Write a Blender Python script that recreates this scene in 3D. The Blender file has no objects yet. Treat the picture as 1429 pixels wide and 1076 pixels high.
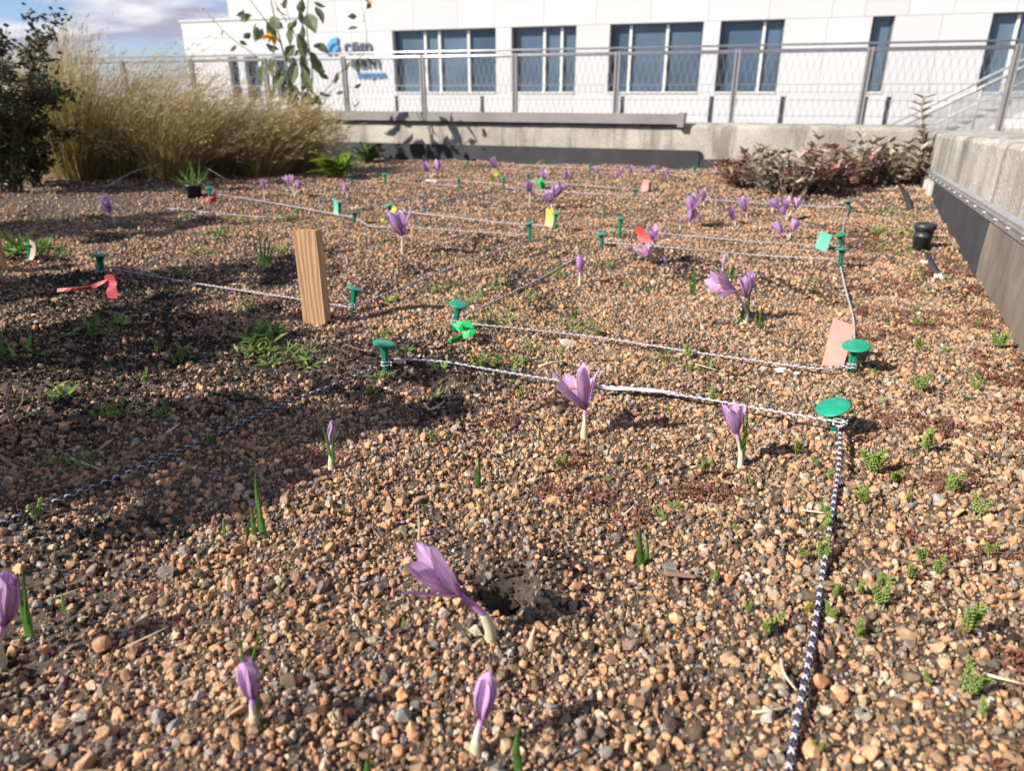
import bpy, bmesh, math, random
import numpy as np
from mathutils import Vector, Matrix

random.seed(11); RNG = np.random.default_rng(5)
S = bpy.context.scene; C = S.collection
PI = math.pi; rad = math.radians

# ------------------------------------------------------------------ camera, sky, sun, exposure
H = .34; PITCH = rad(22.4); YAW = rad(19.5); FPX = 994.; CX, CY = 714.5, 538.
cam = bpy.data.cameras.new('camera'); camo = bpy.data.objects.new('camera', cam); C.objects.link(camo)
camo.location = (0, 0, H); camo.rotation_euler = (PI/2-PITCH, 0, YAW)
cam.sensor_fit = 'HORIZONTAL'; cam.sensor_width = 36; cam.lens = 36*FPX/1429
cam.clip_start = .01; cam.clip_end = 3000
cam.dof.use_dof = True; cam.dof.focus_distance = .72; cam.dof.aperture_fstop = 8.5
S.camera = camo
SUN_AZ, SUN_EL = rad(46), rad(36)          # the light travels towards this azimuth (from +Y to +X)
w = bpy.data.worlds.new('World'); S.world = w; w.use_nodes = True
nt = w.node_tree; N = nt.nodes; Lk = nt.links
bg = N['Background']; sky = N.new('ShaderNodeTexSky'); sky.sky_type = 'NISHITA'; sky.sun_disc = False
sky.sun_elevation = SUN_EL; sky.sun_rotation = PI+SUN_AZ; sky.air_density = 1.; sky.dust_density = .3; sky.ozone_density = 2.
tc = N.new('ShaderNodeTexCoord'); sp_ = N.new('ShaderNodeSeparateXYZ'); za = N.new('ShaderNodeMath'); za.operation = 'ADD'; za.inputs[1].default_value = .16; za.use_clamp = False
dx = N.new('ShaderNodeMath'); dx.operation = 'DIVIDE'; dy = N.new('ShaderNodeMath'); dy.operation = 'DIVIDE'; cb = N.new('ShaderNodeCombineXYZ')
Lk.new(tc.outputs['Generated'], sp_.inputs[0]); Lk.new(sp_.outputs[2], za.inputs[0]); Lk.new(sp_.outputs[0], dx.inputs[0]); Lk.new(za.outputs[0], dx.inputs[1]); Lk.new(sp_.outputs[1], dy.inputs[0]); Lk.new(za.outputs[0], dy.inputs[1]); Lk.new(dx.outputs[0], cb.inputs[0]); Lk.new(dy.outputs[0], cb.inputs[1])
mp = N.new('ShaderNodeMapping')
mp.inputs['Location'].default_value = (3, 8, 0)
cn = N.new('ShaderNodeTexNoise'); cn.inputs['Scale'].default_value = .85; cn.inputs['Detail'].default_value = 8; cn.inputs['Roughness'].default_value = .55
cr = N.new('ShaderNodeValToRGB'); cr.color_ramp.elements[0].position = .455; cr.color_ramp.elements[1].position = .585
cn2 = N.new('ShaderNodeTexNoise'); cn2.inputs['Scale'].default_value = 2.1; cn2.inputs['Detail'].default_value = 6
ccol = N.new('ShaderNodeMix'); ccol.data_type = 'RGBA'
ccol.inputs[6].default_value = (4.1, 4.2, 5.5, 1); ccol.inputs[7].default_value = (10.2, 9.9, 10.0, 1)
cmix = N.new('ShaderNodeMix'); cmix.data_type = 'RGBA'
Lk.new(cb.outputs[0], mp.inputs[0]); Lk.new(mp.outputs[0], cn.inputs['Vector']); Lk.new(mp.outputs[0], cn2.inputs['Vector'])
Lk.new(cn.outputs[0], cr.inputs[0]); c2r = N.new('ShaderNodeMapRange'); c2r.inputs[1].default_value = .4; c2r.inputs[2].default_value = .66; Lk.new(cn2.outputs[0], c2r.inputs[0]); Lk.new(c2r.outputs[0], ccol.inputs[0]); Lk.new(cr.outputs[0], cmix.inputs[0])
tint = N.new('ShaderNodeMix'); tint.data_type = 'RGBA'; tint.blend_type = 'MULTIPLY'; tint.inputs[0].default_value = 1; tint.inputs[7].default_value = (.86, .96, 1.34, 1)
Lk.new(sky.outputs[0], tint.inputs[6]); Lk.new(tint.outputs[2], cmix.inputs[6]); Lk.new(ccol.outputs[2], cmix.inputs[7]); Lk.new(cmix.outputs[2], bg.inputs[0])
bg.inputs[1].default_value = .058
sl = bpy.data.lights.new('sun', 'SUN'); so = bpy.data.objects.new('sun', sl); C.objects.link(so)
sl.energy = 5.; sl.angle = rad(.53); sl.color = (1, .925, .81)
so.rotation_euler = Vector((math.sin(SUN_AZ)*math.cos(SUN_EL), math.cos(SUN_AZ)*math.cos(SUN_EL), -math.sin(SUN_EL))).to_track_quat('-Z', 'Y').to_euler()
S.view_settings.view_transform = 'Standard'; S.view_settings.look = 'None'; S.view_settings.gamma = 1; S.view_settings.exposure = .95
S.cycles.use_denoising = True; S.cycles.max_bounces = 6; S.cycles.transparent_max_bounces = 8
S.cycles.caustics_reflective = False; S.cycles.caustics_refractive = False

# ------------------------------------------------------------------ geometry helpers
FW = np.array([-math.sin(YAW)*math.cos(PITCH), math.cos(YAW)*math.cos(PITCH), -math.sin(PITCH)])
RT = np.array([math.cos(YAW), math.sin(YAW), 0]); UP = np.cross(RT, FW)
FH = np.array([-math.sin(YAW), math.cos(YAW), 0])
def ray(x, y): return FW+RT*(x-CX)/FPX-UP*(y-CY)/FPX
_perm = np.random.default_rng(3).random((256, 256))
def vnoise(x, y):
    x = np.asarray(x, float)+1000; y = np.asarray(y, float)+1000
    xi = np.floor(x).astype(int); yi = np.floor(y).astype(int); fx = x-xi; fy = y-yi
    fx = fx*fx*(3-2*fx); fy = fy*fy*(3-2*fy)
    g = lambda a, b: _perm[a % 256, b % 256]
    return (g(xi, yi)*(1-fx)+g(xi+1, yi)*fx)*(1-fy)+(g(xi, yi+1)*(1-fx)+g(xi+1, yi+1)*fx)*fy
def bump_at(x, y, cx, cy, r): return np.exp(-((np.asarray(x)-cx)**2+(np.asarray(y)-cy)**2)/(r*r))
def hz(x, y):
    z = .011*(vnoise(np.asarray(x)*5, np.asarray(y)*5)-.5)+.012*(vnoise(np.asarray(x)*13, np.asarray(y)*13)-.5)+.006*(vnoise(np.asarray(x)*31, np.asarray(y)*31)-.5)
    z = z+.018*bump_at(x, y, -.47, .80, .09)+.012*bump_at(x, y, -.36, .78, .07)-.036*bump_at(x, y, -.146, .400, .017)
    return z
def bare(x, y):                              # where stones give way to bare soil; left patches also paint in deeper shade
    m = bump_at(x, y, -.47, .80, .085)*1.1+bump_at(x, y, -.36, .78, .07)*.8+bump_at(x, y, -.146, .400, .019)*1.9+bump_at(x, y, -.60, .72, .10)*.6+bump_at(x, y, -.84, .60, .20)*.95+bump_at(x, y, -1.08, .92, .22)*.9+bump_at(x, y, -.55, .80, .12)*.5+bump_at(x, y, -2.2, 1.75, .35)*.6+bump_at(x, y, -2.5, 2.25, .4)*.8
    m = m+.6*np.clip((vnoise(np.asarray(x)*9+40, np.asarray(y)*9+9)-.62)*5, 0, 1)
    return np.clip(m, 0, 1)
def gp(px, py, z=0.):                       # where the line of sight through a photo point meets the bed, z above it
    h = z; d = ray(px, py)
    for _ in range(4):
        t = (h-H)/d[2]; p = np.array([0, 0, H])+d*t; h = float(hz(p[0], p[1]))+z
    return Vector((p[0], p[1], h))
def vp(base, px, py, back=0.):              # the same on the upright plane through base that faces the viewer
    d = ray(px, py); b = np.array(base)-np.array([0, 0, H]); t = (b@FH+back)/(d@FH)
    return Vector(np.array([0, 0, H])+d*t)
def dist(p): return (Vector(p)-Vector((0, 0, H))).length
def yp(px, py, Y):
    d = ray(px, py); return Vector(np.array([0, 0, H])+d*(Y/d[1]))

class MB:
    def __init__(s): s.v = []; s.f = []; s.uv = []
    def add(s, vs, fs, uvs=None):
        o = len(s.v); s.v += [tuple(q) for q in vs]; s.f += [tuple(i+o for i in f) for f in fs]
        s.uv += list(uvs) if uvs is not None else [(0, 0)]*len(vs)
    def box(s, x0, x1, y0, y1, z0, z1):
        s.add([(x0,y0,z0),(x1,y0,z0),(x1,y1,z0),(x0,y1,z0),(x0,y0,z1),(x1,y0,z1),(x1,y1,z1),(x0,y1,z1)],
              [(3,2,1,0),(4,5,6,7),(0,1,5,4),(1,2,6,5),(2,3,7,6),(3,0,4,7)])
    def tube(s, pts, r, n=6, cap=True):
        pts = [Vector(p) for p in pts]; m = len(pts); rs = r if hasattr(r, '__len__') else [r]*m
        prev = None; vs = []; uv = []; L = 0
        for i, p in enumerate(pts):
            t = (pts[min(i+1, m-1)]-pts[max(i-1, 0)]).normalized() if m > 1 else Vector((0, 0, 1))
            if prev is None:
                a = t.orthogonal().normalized()
            else:
                a = (prev-t*prev.dot(t)); a = a.normalized() if a.length > 1e-9 else t.orthogonal().normalized()
            prev = a; b = t.cross(a)
            if i: L += (p-pts[i-1]).length
            for k in range(n):
                q = 2*PI*k/n; vs.append(p+(a*math.cos(q)+b*math.sin(q))*rs[i]); uv.append((k/n, L))
        fs = [(i*n+k, i*n+(k+1) % n, (i+1)*n+(k+1) % n, (i+1)*n+k) for i in range(m-1) for k in range(n)]
        if cap: fs += [tuple(range(n-1, -1, -1)), tuple((m-1)*n+k for k in range(n))]
        s.add(vs, fs, uv)
    def lathe(s, prof, n=20, origin=(0, 0, 0)):
        o = Vector(origin); vs = [o+Vector((r*math.cos(2*PI*k/n), r*math.sin(2*PI*k/n), z)) for r, z in prof for k in range(n)]
        m = len(prof)
        fs = [(i*n+k, i*n+(k+1) % n, (i+1)*n+(k+1) % n, (i+1)*n+k) for i in range(m-1) for k in range(n)]
        fs += [tuple(range(n-1, -1, -1)), tuple((m-1)*n+k for k in range(n))]
        s.add(vs, fs)
    def mesh(s, name, mat, smooth=False):
        me = bpy.data.meshes.new(name); me.from_pydata(s.v, [], s.f)
        ul = me.uv_layers.new(name='uv'); li = np.zeros(len(me.loops), 'i'); me.loops.foreach_get('vertex_index', li)
        ul.data.foreach_set('uv', np.array(s.uv, 'f')[li].ravel())
        if mat is not None: me.materials.append(mat)
        if smooth: me.polygons.foreach_set('use_smooth', [True]*len(me.polygons))
        me.update(); return me
    def build(s, name, mat, parent=None, smooth=False): return link(name, s.mesh(name, mat, smooth), parent)
def link(name, data, parent=None):
    o = bpy.data.objects.new(name, data); C.objects.link(o)
    if parent is not None: o.parent = parent
    return o
def tag(o, label=None, cat=None, group=None, kind=None):
    if label: o['label'] = label
    if cat: o['category'] = cat
    if group: o['group'] = group
    if kind: o['kind'] = kind
    return o
def thing(name, label, cat, loc=(0, 0, 0), group=None, rz=0):       # an Empty at the thing's base that parents its parts
    o = link(name, None); o.location = loc; o.rotation_euler = (0, 0, rz); o.empty_display_size = .02
    return tag(o, label, cat, group, 'thing')
def spline(pts, n):
    pts = [Vector(p) for p in pts]
    if len(pts) < 3: return [pts[0].lerp(pts[-1], i/n) for i in range(n+1)]
    cum = [0]
    for a, b in zip(pts, pts[1:]): cum.append(cum[-1]+(b-a).length)
    out = []
    for i in range(n+1):
        d = cum[-1]*i/n; k = min(max(int(np.searchsorted(cum, d, 'right'))-1, 0), len(pts)-2)
        t = (d-cum[k])/max(cum[k+1]-cum[k], 1e-9)
        p1, p2 = pts[k], pts[k+1]; p0 = pts[k-1] if k else p1*2-p2; p3 = pts[k+2] if k+2 < len(pts) else p2*2-p1
        out.append(.5*((2*p1)+(p2-p0)*t+(2*p0-5*p1+4*p2-p3)*t*t+(3*p1-p0-3*p2+p3)*t**3))
    return out

# ------------------------------------------------------------------ materials
def mat(name, col, rough=.7, var=.25, scale=8., metal=0., bump=0., bscale=60., stretch=(1, 1, 1), trans=0., spec=.5, col2=None, detail=5, coat=0.):
    m = bpy.data.materials.new(name); m.use_nodes = True; n = m.node_tree.nodes; l = m.node_tree.links
    b = n['Principled BSDF']; b.inputs['Roughness'].default_value = rough; b.inputs['Metallic'].default_value = metal
    b.inputs['Specular IOR Level'].default_value = spec; b.inputs['Coat Weight'].default_value = coat
    t = n.new('ShaderNodeTexCoord'); mp = n.new('ShaderNodeMapping'); mp.inputs['Scale'].default_value = stretch
    l.new(t.outputs['Object'], mp.inputs[0])
    no = n.new('ShaderNodeTexNoise'); no.inputs['Scale'].default_value = scale; no.inputs['Detail'].default_value = detail; no.inputs['Roughness'].default_value = .6
    l.new(mp.outputs[0], no.inputs['Vector'])
    r = n.new('ShaderNodeValToRGB'); r.color_ramp.elements[0].position = .3; r.color_ramp.elements[1].position = .7
    c = np.array(col); lo = c*(1-var); hi = np.minimum(c*(1+var), .9)
    if col2 is not None: lo = np.array(col2)
    r.color_ramp.elements[0].color = (*lo, 1); r.color_ramp.elements[1].color = (*hi, 1)
    l.new(no.outputs[0], r.inputs[0]); l.new(r.outputs[0], b.inputs['Base Color'])
    if bump:
        n2 = n.new('ShaderNodeTexNoise'); n2.inputs['Scale'].default_value = bscale; n2.inputs['Detail'].default_value = 6
        l.new(mp.outputs[0], n2.inputs['Vector']); bp = n.new('ShaderNodeBump'); bp.inputs['Strength'].default_value = bump; bp.inputs['Distance'].default_value = .3/bscale
        l.new(n2.outputs[0], bp.inputs['Height']); l.new(bp.outputs[0], b.inputs['Normal'])
    if trans:
        ts = n.new('ShaderNodeBsdfTranslucent'); mx = n.new('ShaderNodeMixShader'); mx.inputs[0].default_value = trans
        l.new(r.outputs[0], ts.inputs[0]); l.new(b.outputs[0], mx.inputs[1]); l.new(ts.outputs[0], mx.inputs[2])
        l.new(mx.outputs[0], n['Material Output'].inputs[0])
    return m
def random_mat(name, cols, rough=.85, trans=0., bump=.0, bscale=300., nscale=200., vary=.5, island=False):
    """colour picked per object (or per loose piece), mottled by noise"""
    m = bpy.data.materials.new(name); m.use_nodes = True; n = m.node_tree.nodes; l = m.node_tree.links; b = n['Principled BSDF']
    b.inputs['Roughness'].default_value = rough; b.inputs['Specular IOR Level'].default_value = .3
    if island: src = n.new('ShaderNodeNewGeometry').outputs['Random Per Island']
    else: src = n.new('ShaderNodeObjectInfo').outputs['Random']
    r = n.new('ShaderNodeValToRGB'); r.color_ramp.interpolation = 'LINEAR'; e = r.color_ramp.elements
    for i, c in enumerate(cols):
        p = i/(len(cols)-1)
        if i == 0: e[0].position = 0; e[0].color = (*c, 1)
        elif i == len(cols)-1: e[-1].position = 1; e[-1].color = (*c, 1)
        else: k = e.new(p); k.color = (*c, 1)
    l.new(src, r.inputs[0])
    t = n.new('ShaderNodeTexCoord'); no = n.new('ShaderNodeTexNoise'); no.inputs['Scale'].default_value = nscale; no.inputs['Detail'].default_value = 4
    l.new(t.outputs['Object'], no.inputs['Vector'])
    mr = n.new('ShaderNodeMapRange'); mr.inputs[1].default_value = .3; mr.inputs[2].default_value = .7; mr.inputs[3].default_value = 1-vary; mr.inputs[4].default_value = 1+vary*.5
    l.new(no.outputs[0], mr.inputs[0])
    mx = n.new('ShaderNodeMix'); mx.data_type = 'RGBA'; mx.blend_type = 'MULTIPLY'; mx.inputs[0].default_value = 1
    l.new(r.outputs[0], mx.inputs[6]); l.new(mr.outputs[0], mx.inputs[7]); l.new(mx.outputs[2], b.inputs['Base Color'])
    if bump:
        bp = n.new('ShaderNodeBump'); bp.inputs['Strength'].default_value = bump; bp.inputs['Distance'].default_value = .001
        n2 = n.new('ShaderNodeTexNoise'); n2.inputs['Scale'].default_value = bscale; l.new(t.outputs['Object'], n2.inputs['Vector'])
        l.new(n2.outputs[0], bp.inputs['Height']); l.new(bp.outputs[0], b.inputs['Normal'])
    if trans:
        ts = n.new('ShaderNodeBsdfTranslucent'); ms = n.new('ShaderNodeMixShader'); ms.inputs[0].default_value = trans
        l.new(mx.outputs[2], ts.inputs[0]); l.new(b.outputs[0], ms.inputs[1]); l.new(ts.outputs[0], ms.inputs[2]); l.new(ms.outputs[0], n['Material Output'].inputs[0])
    return m
M = {}
M['soil'] = mat('soil', (.06, .042, .03), .95, .6, 240, bump=1., bscale=420, col2=(.016, .012, .009), detail=9)
M['soil_crumb'] = random_mat('soil_crumb', [(.016,.012,.009),(.035,.024,.017),(.024,.017,.012),(.06,.041,.027)], .95, nscale=300, vary=.4, island=True)
M['stone'] = random_mat('stone', [(.04,.031,.024),(.47,.27,.15),(.31,.205,.13),(.085,.076,.062),(.56,.30,.16),(.36,.27,.175),(.17,.155,.135),(.50,.27,.145),(.055,.042,.03),(.32,.215,.135),(.54,.41,.275),(.29,.28,.26),(.10,.085,.068),(.56,.27,.135),(.50,.30,.17),(.22,.16,.105),(.045,.036,.028)], .9, bump=.5, bscale=1.6, nscale=1.1, vary=.42)
M['concrete'] = mat('concrete', (.40, .35, .28), .9, .2, 5, bump=.5, bscale=60, col2=(.24, .21, .17), detail=8)
M['concrete_streak'] = mat('concrete_streak', (.42, .375, .31), .92, .2, 7, bump=.8, bscale=55, stretch=(1.6, 1.6, .9), col2=(.22, .195, .16), detail=8)
def concrete_mat(name, lo, hi):
    m = bpy.data.materials.new(name); m.use_nodes = True; n = m.node_tree.nodes; l = m.node_tree.links; b = n['Principled BSDF']; b.inputs['Roughness'].default_value = .92
    t = n.new('ShaderNodeTexCoord'); outs = []
    for sc, st_, dt in ((3.2, (1, 1, 1), 8), (11, (1, 1, .16), 5), (150, (1, 1, 1), 4)):
        mp_ = n.new('ShaderNodeMapping'); mp_.inputs['Scale'].default_value = st_; no = n.new('ShaderNodeTexNoise'); no.inputs['Scale'].default_value = sc; no.inputs['Detail'].default_value = dt; no.inputs['Roughness'].default_value = .65
        l.new(t.outputs['Object'], mp_.inputs[0]); l.new(mp_.outputs[0], no.inputs['Vector']); outs.append(no.outputs[0])
    r = n.new('ShaderNodeValToRGB'); r.color_ramp.elements[0].position = .35; r.color_ramp.elements[1].position = .62; r.color_ramp.elements[0].color = (*lo, 1); r.color_ramp.elements[1].color = (*hi, 1); l.new(outs[0], r.inputs[0]); last = r.outputs[0]
    for o_, a, c, v0, v1 in ((outs[1], .36, .5, .5, 1.), (outs[2], .36, .62, .68, 1.12)):
        mr = n.new('ShaderNodeMapRange'); mr.inputs[1].default_value = a; mr.inputs[2].default_value = c; mr.inputs[3].default_value = v0; mr.inputs[4].default_value = v1; l.new(o_, mr.inputs[0])
        mx = n.new('ShaderNodeMix'); mx.data_type = 'RGBA'; mx.blend_type = 'MULTIPLY'; mx.inputs[0].default_value = 1; l.new(last, mx.inputs[6]); l.new(mr.outputs[0], mx.inputs[7]); last = mx.outputs[2]
    l.new(last, b.inputs['Base Color']); bp = n.new('ShaderNodeBump'); bp.inputs['Strength'].default_value = .7; bp.inputs['Distance'].default_value = .003; l.new(outs[2], bp.inputs['Height']); l.new(bp.outputs[0], b.inputs['Normal']); return m
M['concrete'] = concrete_mat('concrete', (.26, .235, .20), (.41, .375, .32)); M['concrete_streak'] = concrete_mat('concrete_streak', (.27, .25, .215), (.43, .40, .35))
M['membrane_dusty'] = None
M['membrane'] = mat('membrane', (.03, .031, .034), .8, .3, 9, bump=.15, bscale=25)
M['membrane_dusty'] = mat('membrane_dusty', (.17, .14, .11), .85, .3, 14, bump=.3, bscale=80, stretch=(1, 1, .5), col2=(.085, .072, .06), detail=9)
M['flashing'] = mat('flashing', (.45, .43, .39), .6, .2, 12, bump=.2, bscale=40)
M['galv'] = mat('galvanised', (.42, .42, .42), .42, .2, 30, metal=.7)
M['steel'] = mat('fence_steel', (.42, .41, .41), .34, .15, 20, metal=.85)
M['post_steel'] = mat('post_steel', (.27, .26, .255), .5, .15, 10, metal=.4)
M['wire'] = mat('wire', (.20, .205, .215), .5, .1, 10, metal=.3)
M['beam'] = mat('painted_beam', (.22, .205, .20), .45, .15, 8)
M['white_panel'] = random_mat('white_panel', [(.445,.45,.46),(.47,.475,.485),(.43,.435,.45)], .45, nscale=.6, vary=.03)
M['joint'] = mat('joint', (.42, .42, .42), .9, .1)
M['louvre'] = mat('louvre', (.66, .66, .66), .5, .06, 3)
M['mullion'] = mat('mullion', (.62, .62, .60), .4, .05, 3)
M['frame_dark'] = mat('frame_dark', (.10, .11, .12), .4, .1)
M['glass'] = random_mat('window_glass', [(.06,.10,.15),(.10,.15,.21),(.045,.08,.125),(.08,.125,.18)], .05, nscale=.55, vary=.4)  # differing pane tones and mottling paint uneven reflections into the glass colour
M['slot'] = mat('slot', (.09, .11, .14), .6, .2)
M['deck'] = mat('deck', (.30, .28, .26), .9, .2, 2, bump=.2)
M['stair'] = mat('stair_steel', (.36, .36, .36), .55, .12, 6, metal=.3)
M['logo'] = mat('logo_blue', (.06, .27, .62), .4, .1)
M['logo_dark'] = mat('letters_grey', (.09, .12, .17), .4, .1)
M['logo_teal'] = mat('letters_blue', (.05, .22, .42), .4, .1)
M['peg'] = mat('peg_green', (.005, .27, .165), .42, .06, 130, bump=.12, bscale=240, col2=(.012, .17, .10), detail=8)
M['peg_dusty'] = mat('peg_dusty', (.02, .24, .15), .6, .06, 90, bump=.15, bscale=240, col2=(.07, .15, .085), detail=9)
M['peg_dark'] = mat('peg_dark', (.004, .20, .115), .5, .06, 130, bump=.12, bscale=240, col2=(.02, .12, .07), detail=8)
M['cord_white'] = mat('cord_white', (.50, .48, .54), .8, .15, 400, bump=.4, bscale=900)
M['cord_mixed'] = mat('cord_mixed', (.6, .58, .6), .8, .1, 260, col2=(.04, .04, .06), detail=1)
M['cord_dark'] = mat('cord_dark', (.035, .03, .05), .8, .3, 400, bump=.4, bscale=900)
M['black_plastic'] = mat('black_plastic', (.022, .023, .025), .45, .35, 50, bump=.1, bscale=200)
for k, c in dict(peach=(.84,.36,.30), red=(.72,.09,.07), pink=(.62,.11,.12), teal=(.16,.56,.43), yellow=(.72,.52,.10), lime=(.55,.66,.07), bright_green=(.01,.46,.13), pale=(.55,.42,.33)).items():
    M['tag_'+k] = mat('tag_'+k, c, .5, .08, 80, trans=.25)
M['petal'] = None

def wood_mat():
    m = bpy.data.materials.new('stake_wood'); m.use_nodes = True; n = m.node_tree.nodes; l = m.node_tree.links; b = n['Principled BSDF']; b.inputs['Roughness'].default_value = .75
    t = n.new('ShaderNodeTexCoord'); mp = n.new('ShaderNodeMapping'); mp.inputs['Scale'].default_value = (1, 1, .07); mp.inputs['Rotation'].default_value = (0, .02, .5); l.new(t.outputs['Object'], mp.inputs[0])
    wv = n.new('ShaderNodeTexWave'); wv.inputs['Scale'].default_value = 46; wv.inputs['Distortion'].default_value = 7.5; wv.inputs['Detail'].default_value = 3; wv.inputs['Detail Scale'].default_value = 1.6; l.new(mp.outputs[0], wv.inputs['Vector'])
    r = n.new('ShaderNodeValToRGB'); r.color_ramp.elements[0].color = (.36, .19, .085, 1); r.color_ramp.elements[1].color = (.56, .35, .20, 1); r.color_ramp.elements[0].position = .05; r.color_ramp.elements[1].position = .75
    l.new(wv.outputs['Fac'], r.inputs[0])
    n2 = n.new('ShaderNodeTexNoise'); n2.inputs['Scale'].default_value = 260; n2.inputs['Detail'].default_value = 4; mp2 = n.new('ShaderNodeMapping'); mp2.inputs['Scale'].default_value = (1, 1, .04); l.new(t.outputs['Object'], mp2.inputs[0]); l.new(mp2.outputs[0], n2.inputs['Vector'])
    mx = n.new('ShaderNodeMix'); mx.data_type = 'RGBA'; mx.blend_type = 'MULTIPLY'; mx.inputs[0].default_value = .6; l.new(r.outputs[0], mx.inputs[6]); l.new(n2.outputs['Color'], mx.inputs[7])
    mx2 = n.new('ShaderNodeMix'); mx2.data_type = 'RGBA'; mx2.inputs[0].default_value = .55; l.new(mx.outputs[2], mx2.inputs[6]); l.new(r.outputs[0], mx2.inputs[7])
    l.new(mx2.outputs[2], b.inputs['Base Color'])
    bp = n.new('ShaderNodeBump'); bp.inputs['Strength'].default_value = .25; bp.inputs['Distance'].default_value = .0004; l.new(wv.outputs['Fac'], bp.inputs['Height']); l.new(bp.outputs[0], b.inputs['Normal'])
    return m
M['wood'] = wood_mat()
def petal_mat(name, base, tip):
    m = bpy.data.materials.new(name); m.use_nodes = True; n = m.node_tree.nodes; l = m.node_tree.links; b = n['Principled BSDF']; b.inputs['Roughness'].default_value = .55; b.inputs['Specular IOR Level'].default_value = .25
    t = n.new('ShaderNodeUVMap'); t.uv_map = 'uv'; mp = n.new('ShaderNodeMapping'); mp.inputs['Scale'].default_value = (16, 1.1, 1); l.new(t.outputs[0], mp.inputs[0])
    no = n.new('ShaderNodeTexNoise'); no.inputs['Scale'].default_value = 1.3; no.inputs['Detail'].default_value = 3; l.new(mp.outputs[0], no.inputs['Vector'])
    sx = n.new('ShaderNodeSeparateXYZ'); l.new(t.outputs[0], sx.inputs[0])
    r = n.new('ShaderNodeValToRGB'); e = r.color_ramp.elements; e[0].position = 0; e[0].color = (*base, 1); e[1].position = 1; e[1].color = (*tip, 1)
    k = e.new(.3); k.color = (*(np.array(base)*.35+np.array(tip)*.65), 1); l.new(sx.outputs[1], r.inputs[0])
    mr = n.new('ShaderNodeMapRange'); mr.inputs[1].default_value = .35; mr.inputs[2].default_value = .62; mr.inputs[3].default_value = .34; mr.inputs[4].default_value = 1.14; l.new(no.outputs[0], mr.inputs[0])
    mx = n.new('ShaderNodeMix'); mx.data_type = 'RGBA'; mx.blend_type = 'MULTIPLY'; mx.inputs[0].default_value = 1; l.new(r.outputs[0], mx.inputs[6]); l.new(mr.outputs[0], mx.inputs[7])
    l.new(mx.outputs[2], b.inputs['Base Color'])
    ts = n.new('ShaderNodeBsdfTranslucent'); ms = n.new('ShaderNodeMixShader'); ms.inputs[0].default_value = .38
    l.new(mx.outputs[2], ts.inputs[0]); l.new(b.outputs[0], ms.inputs[1]); l.new(ts.outputs[0], ms.inputs[2]); l.new(ms.outputs[0], n['Material Output'].inputs[0])
    return m
M['petal'] = petal_mat('petal', (.38, .13, .40), (.75, .50, .81))
M['petal_pale'] = petal_mat('petal_pale', (.45, .36, .45), (.62, .48, .72))
def stem_mat(name, p1, p2):
    m = bpy.data.materials.new(name); m.use_nodes = True; n = m.node_tree.nodes; l = m.node_tree.links; b = n['Principled BSDF']; b.inputs['Roughness'].default_value = .5
    t = n.new('ShaderNodeUVMap'); t.uv_map = 'uv'; sx = n.new('ShaderNodeSeparateXYZ'); l.new(t.outputs[0], sx.inputs[0])
    r = n.new('ShaderNodeValToRGB'); e = r.color_ramp.elements; e[0].position = 0; e[0].color = (.52, .50, .36, 1); e[1].position = 1; e[1].color = (.30, .11, .36, 1)
    k = e.new(p1); k.color = (.55, .54, .42, 1); k = e.new(p2); k.color = (.42, .26, .44, 1)
    l.new(sx.outputs[1], r.inputs[0]); l.new(r.outputs[0], b.inputs['Base Color']); return m
M['tube'] = stem_mat('crocus_tube', .72, .92); M['tube_purple'] = stem_mat('crocus_tube_purple', .3, .45)
M['sheath'] = mat('sheath', (.55, .53, .36), .6, .2, 200, trans=.2)
M['stigma'] = mat('stigma', (.55, .02, .01), .5, .2)
M['anther'] = mat('anther', (.75, .42, .03), .6, .2)
M['crocus_leaf'] = mat('crocus_leaf', (.09, .19, .03), .5, .35, 90, trans=.25, col2=(.035, .10, .02))
M['sedum'] = random_mat('sedum', [(.16,.29,.045),(.25,.37,.07),(.11,.22,.045),(.33,.40,.10),(.30,.27,.08)], .5, trans=.2, island=True, nscale=300, vary=.3)
M['sedum_yellow'] = random_mat('sedum_yellow', [(.38,.30,.04),(.30,.30,.05),(.42,.24,.05)], .5, trans=.2, island=True, nscale=300, vary=.3)
M['sedum_red'] = random_mat('sedum_red', [(.17,.05,.04),(.12,.045,.035),(.22,.09,.06),(.10,.07,.035)], .7, island=True, nscale=300, vary=.3)
M['weed'] = random_mat('weed', [(.10,.20,.035),(.16,.26,.05),(.07,.14,.03),(.22,.28,.08)], .6, trans=.25, island=True, nscale=200, vary=.3)
M['straw'] = random_mat('straw', [(.52,.42,.28),(.42,.33,.22),(.60,.52,.38),(.30,.21,.14)], .85, island=True, nscale=200, vary=.25)
M['litter'] = random_mat('litter', [(.10,.07,.045),(.20,.14,.09),(.06,.045,.03),(.34,.26,.17),(.15,.10,.06)], .9, island=True, nscale=200, vary=.3)
M['twig'] = mat('twig', (.22, .16, .11), .9, .4, 60, bump=.5, bscale=200)
M['grass'] = random_mat('grass_blade', [(0.396,0.288,0.102),(0.264,0.240,0.072),(0.540,0.408,0.168),(0.156,0.168,0.054),(0.432,0.300,0.120),(0.300,0.252,0.084),(0.720,0.612,0.360)], .7, trans=.35, island=True, nscale=60, vary=.2)
M['seed'] = random_mat('seed_head', [(.62,.48,.26),(.54,.40,.23),(.68,.57,.38),(.48,.33,.21)], .8, trans=.35, island=True, nscale=60, vary=.2)
M['shrub_leaf'] = random_mat('shrub_leaf', [(.035,.055,.02),(.06,.085,.025),(.08,.07,.035),(.10,.065,.04),(.03,.04,.02),(.13,.13,.03)], .5, trans=.2, island=True, nscale=120, vary=.3)
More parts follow.
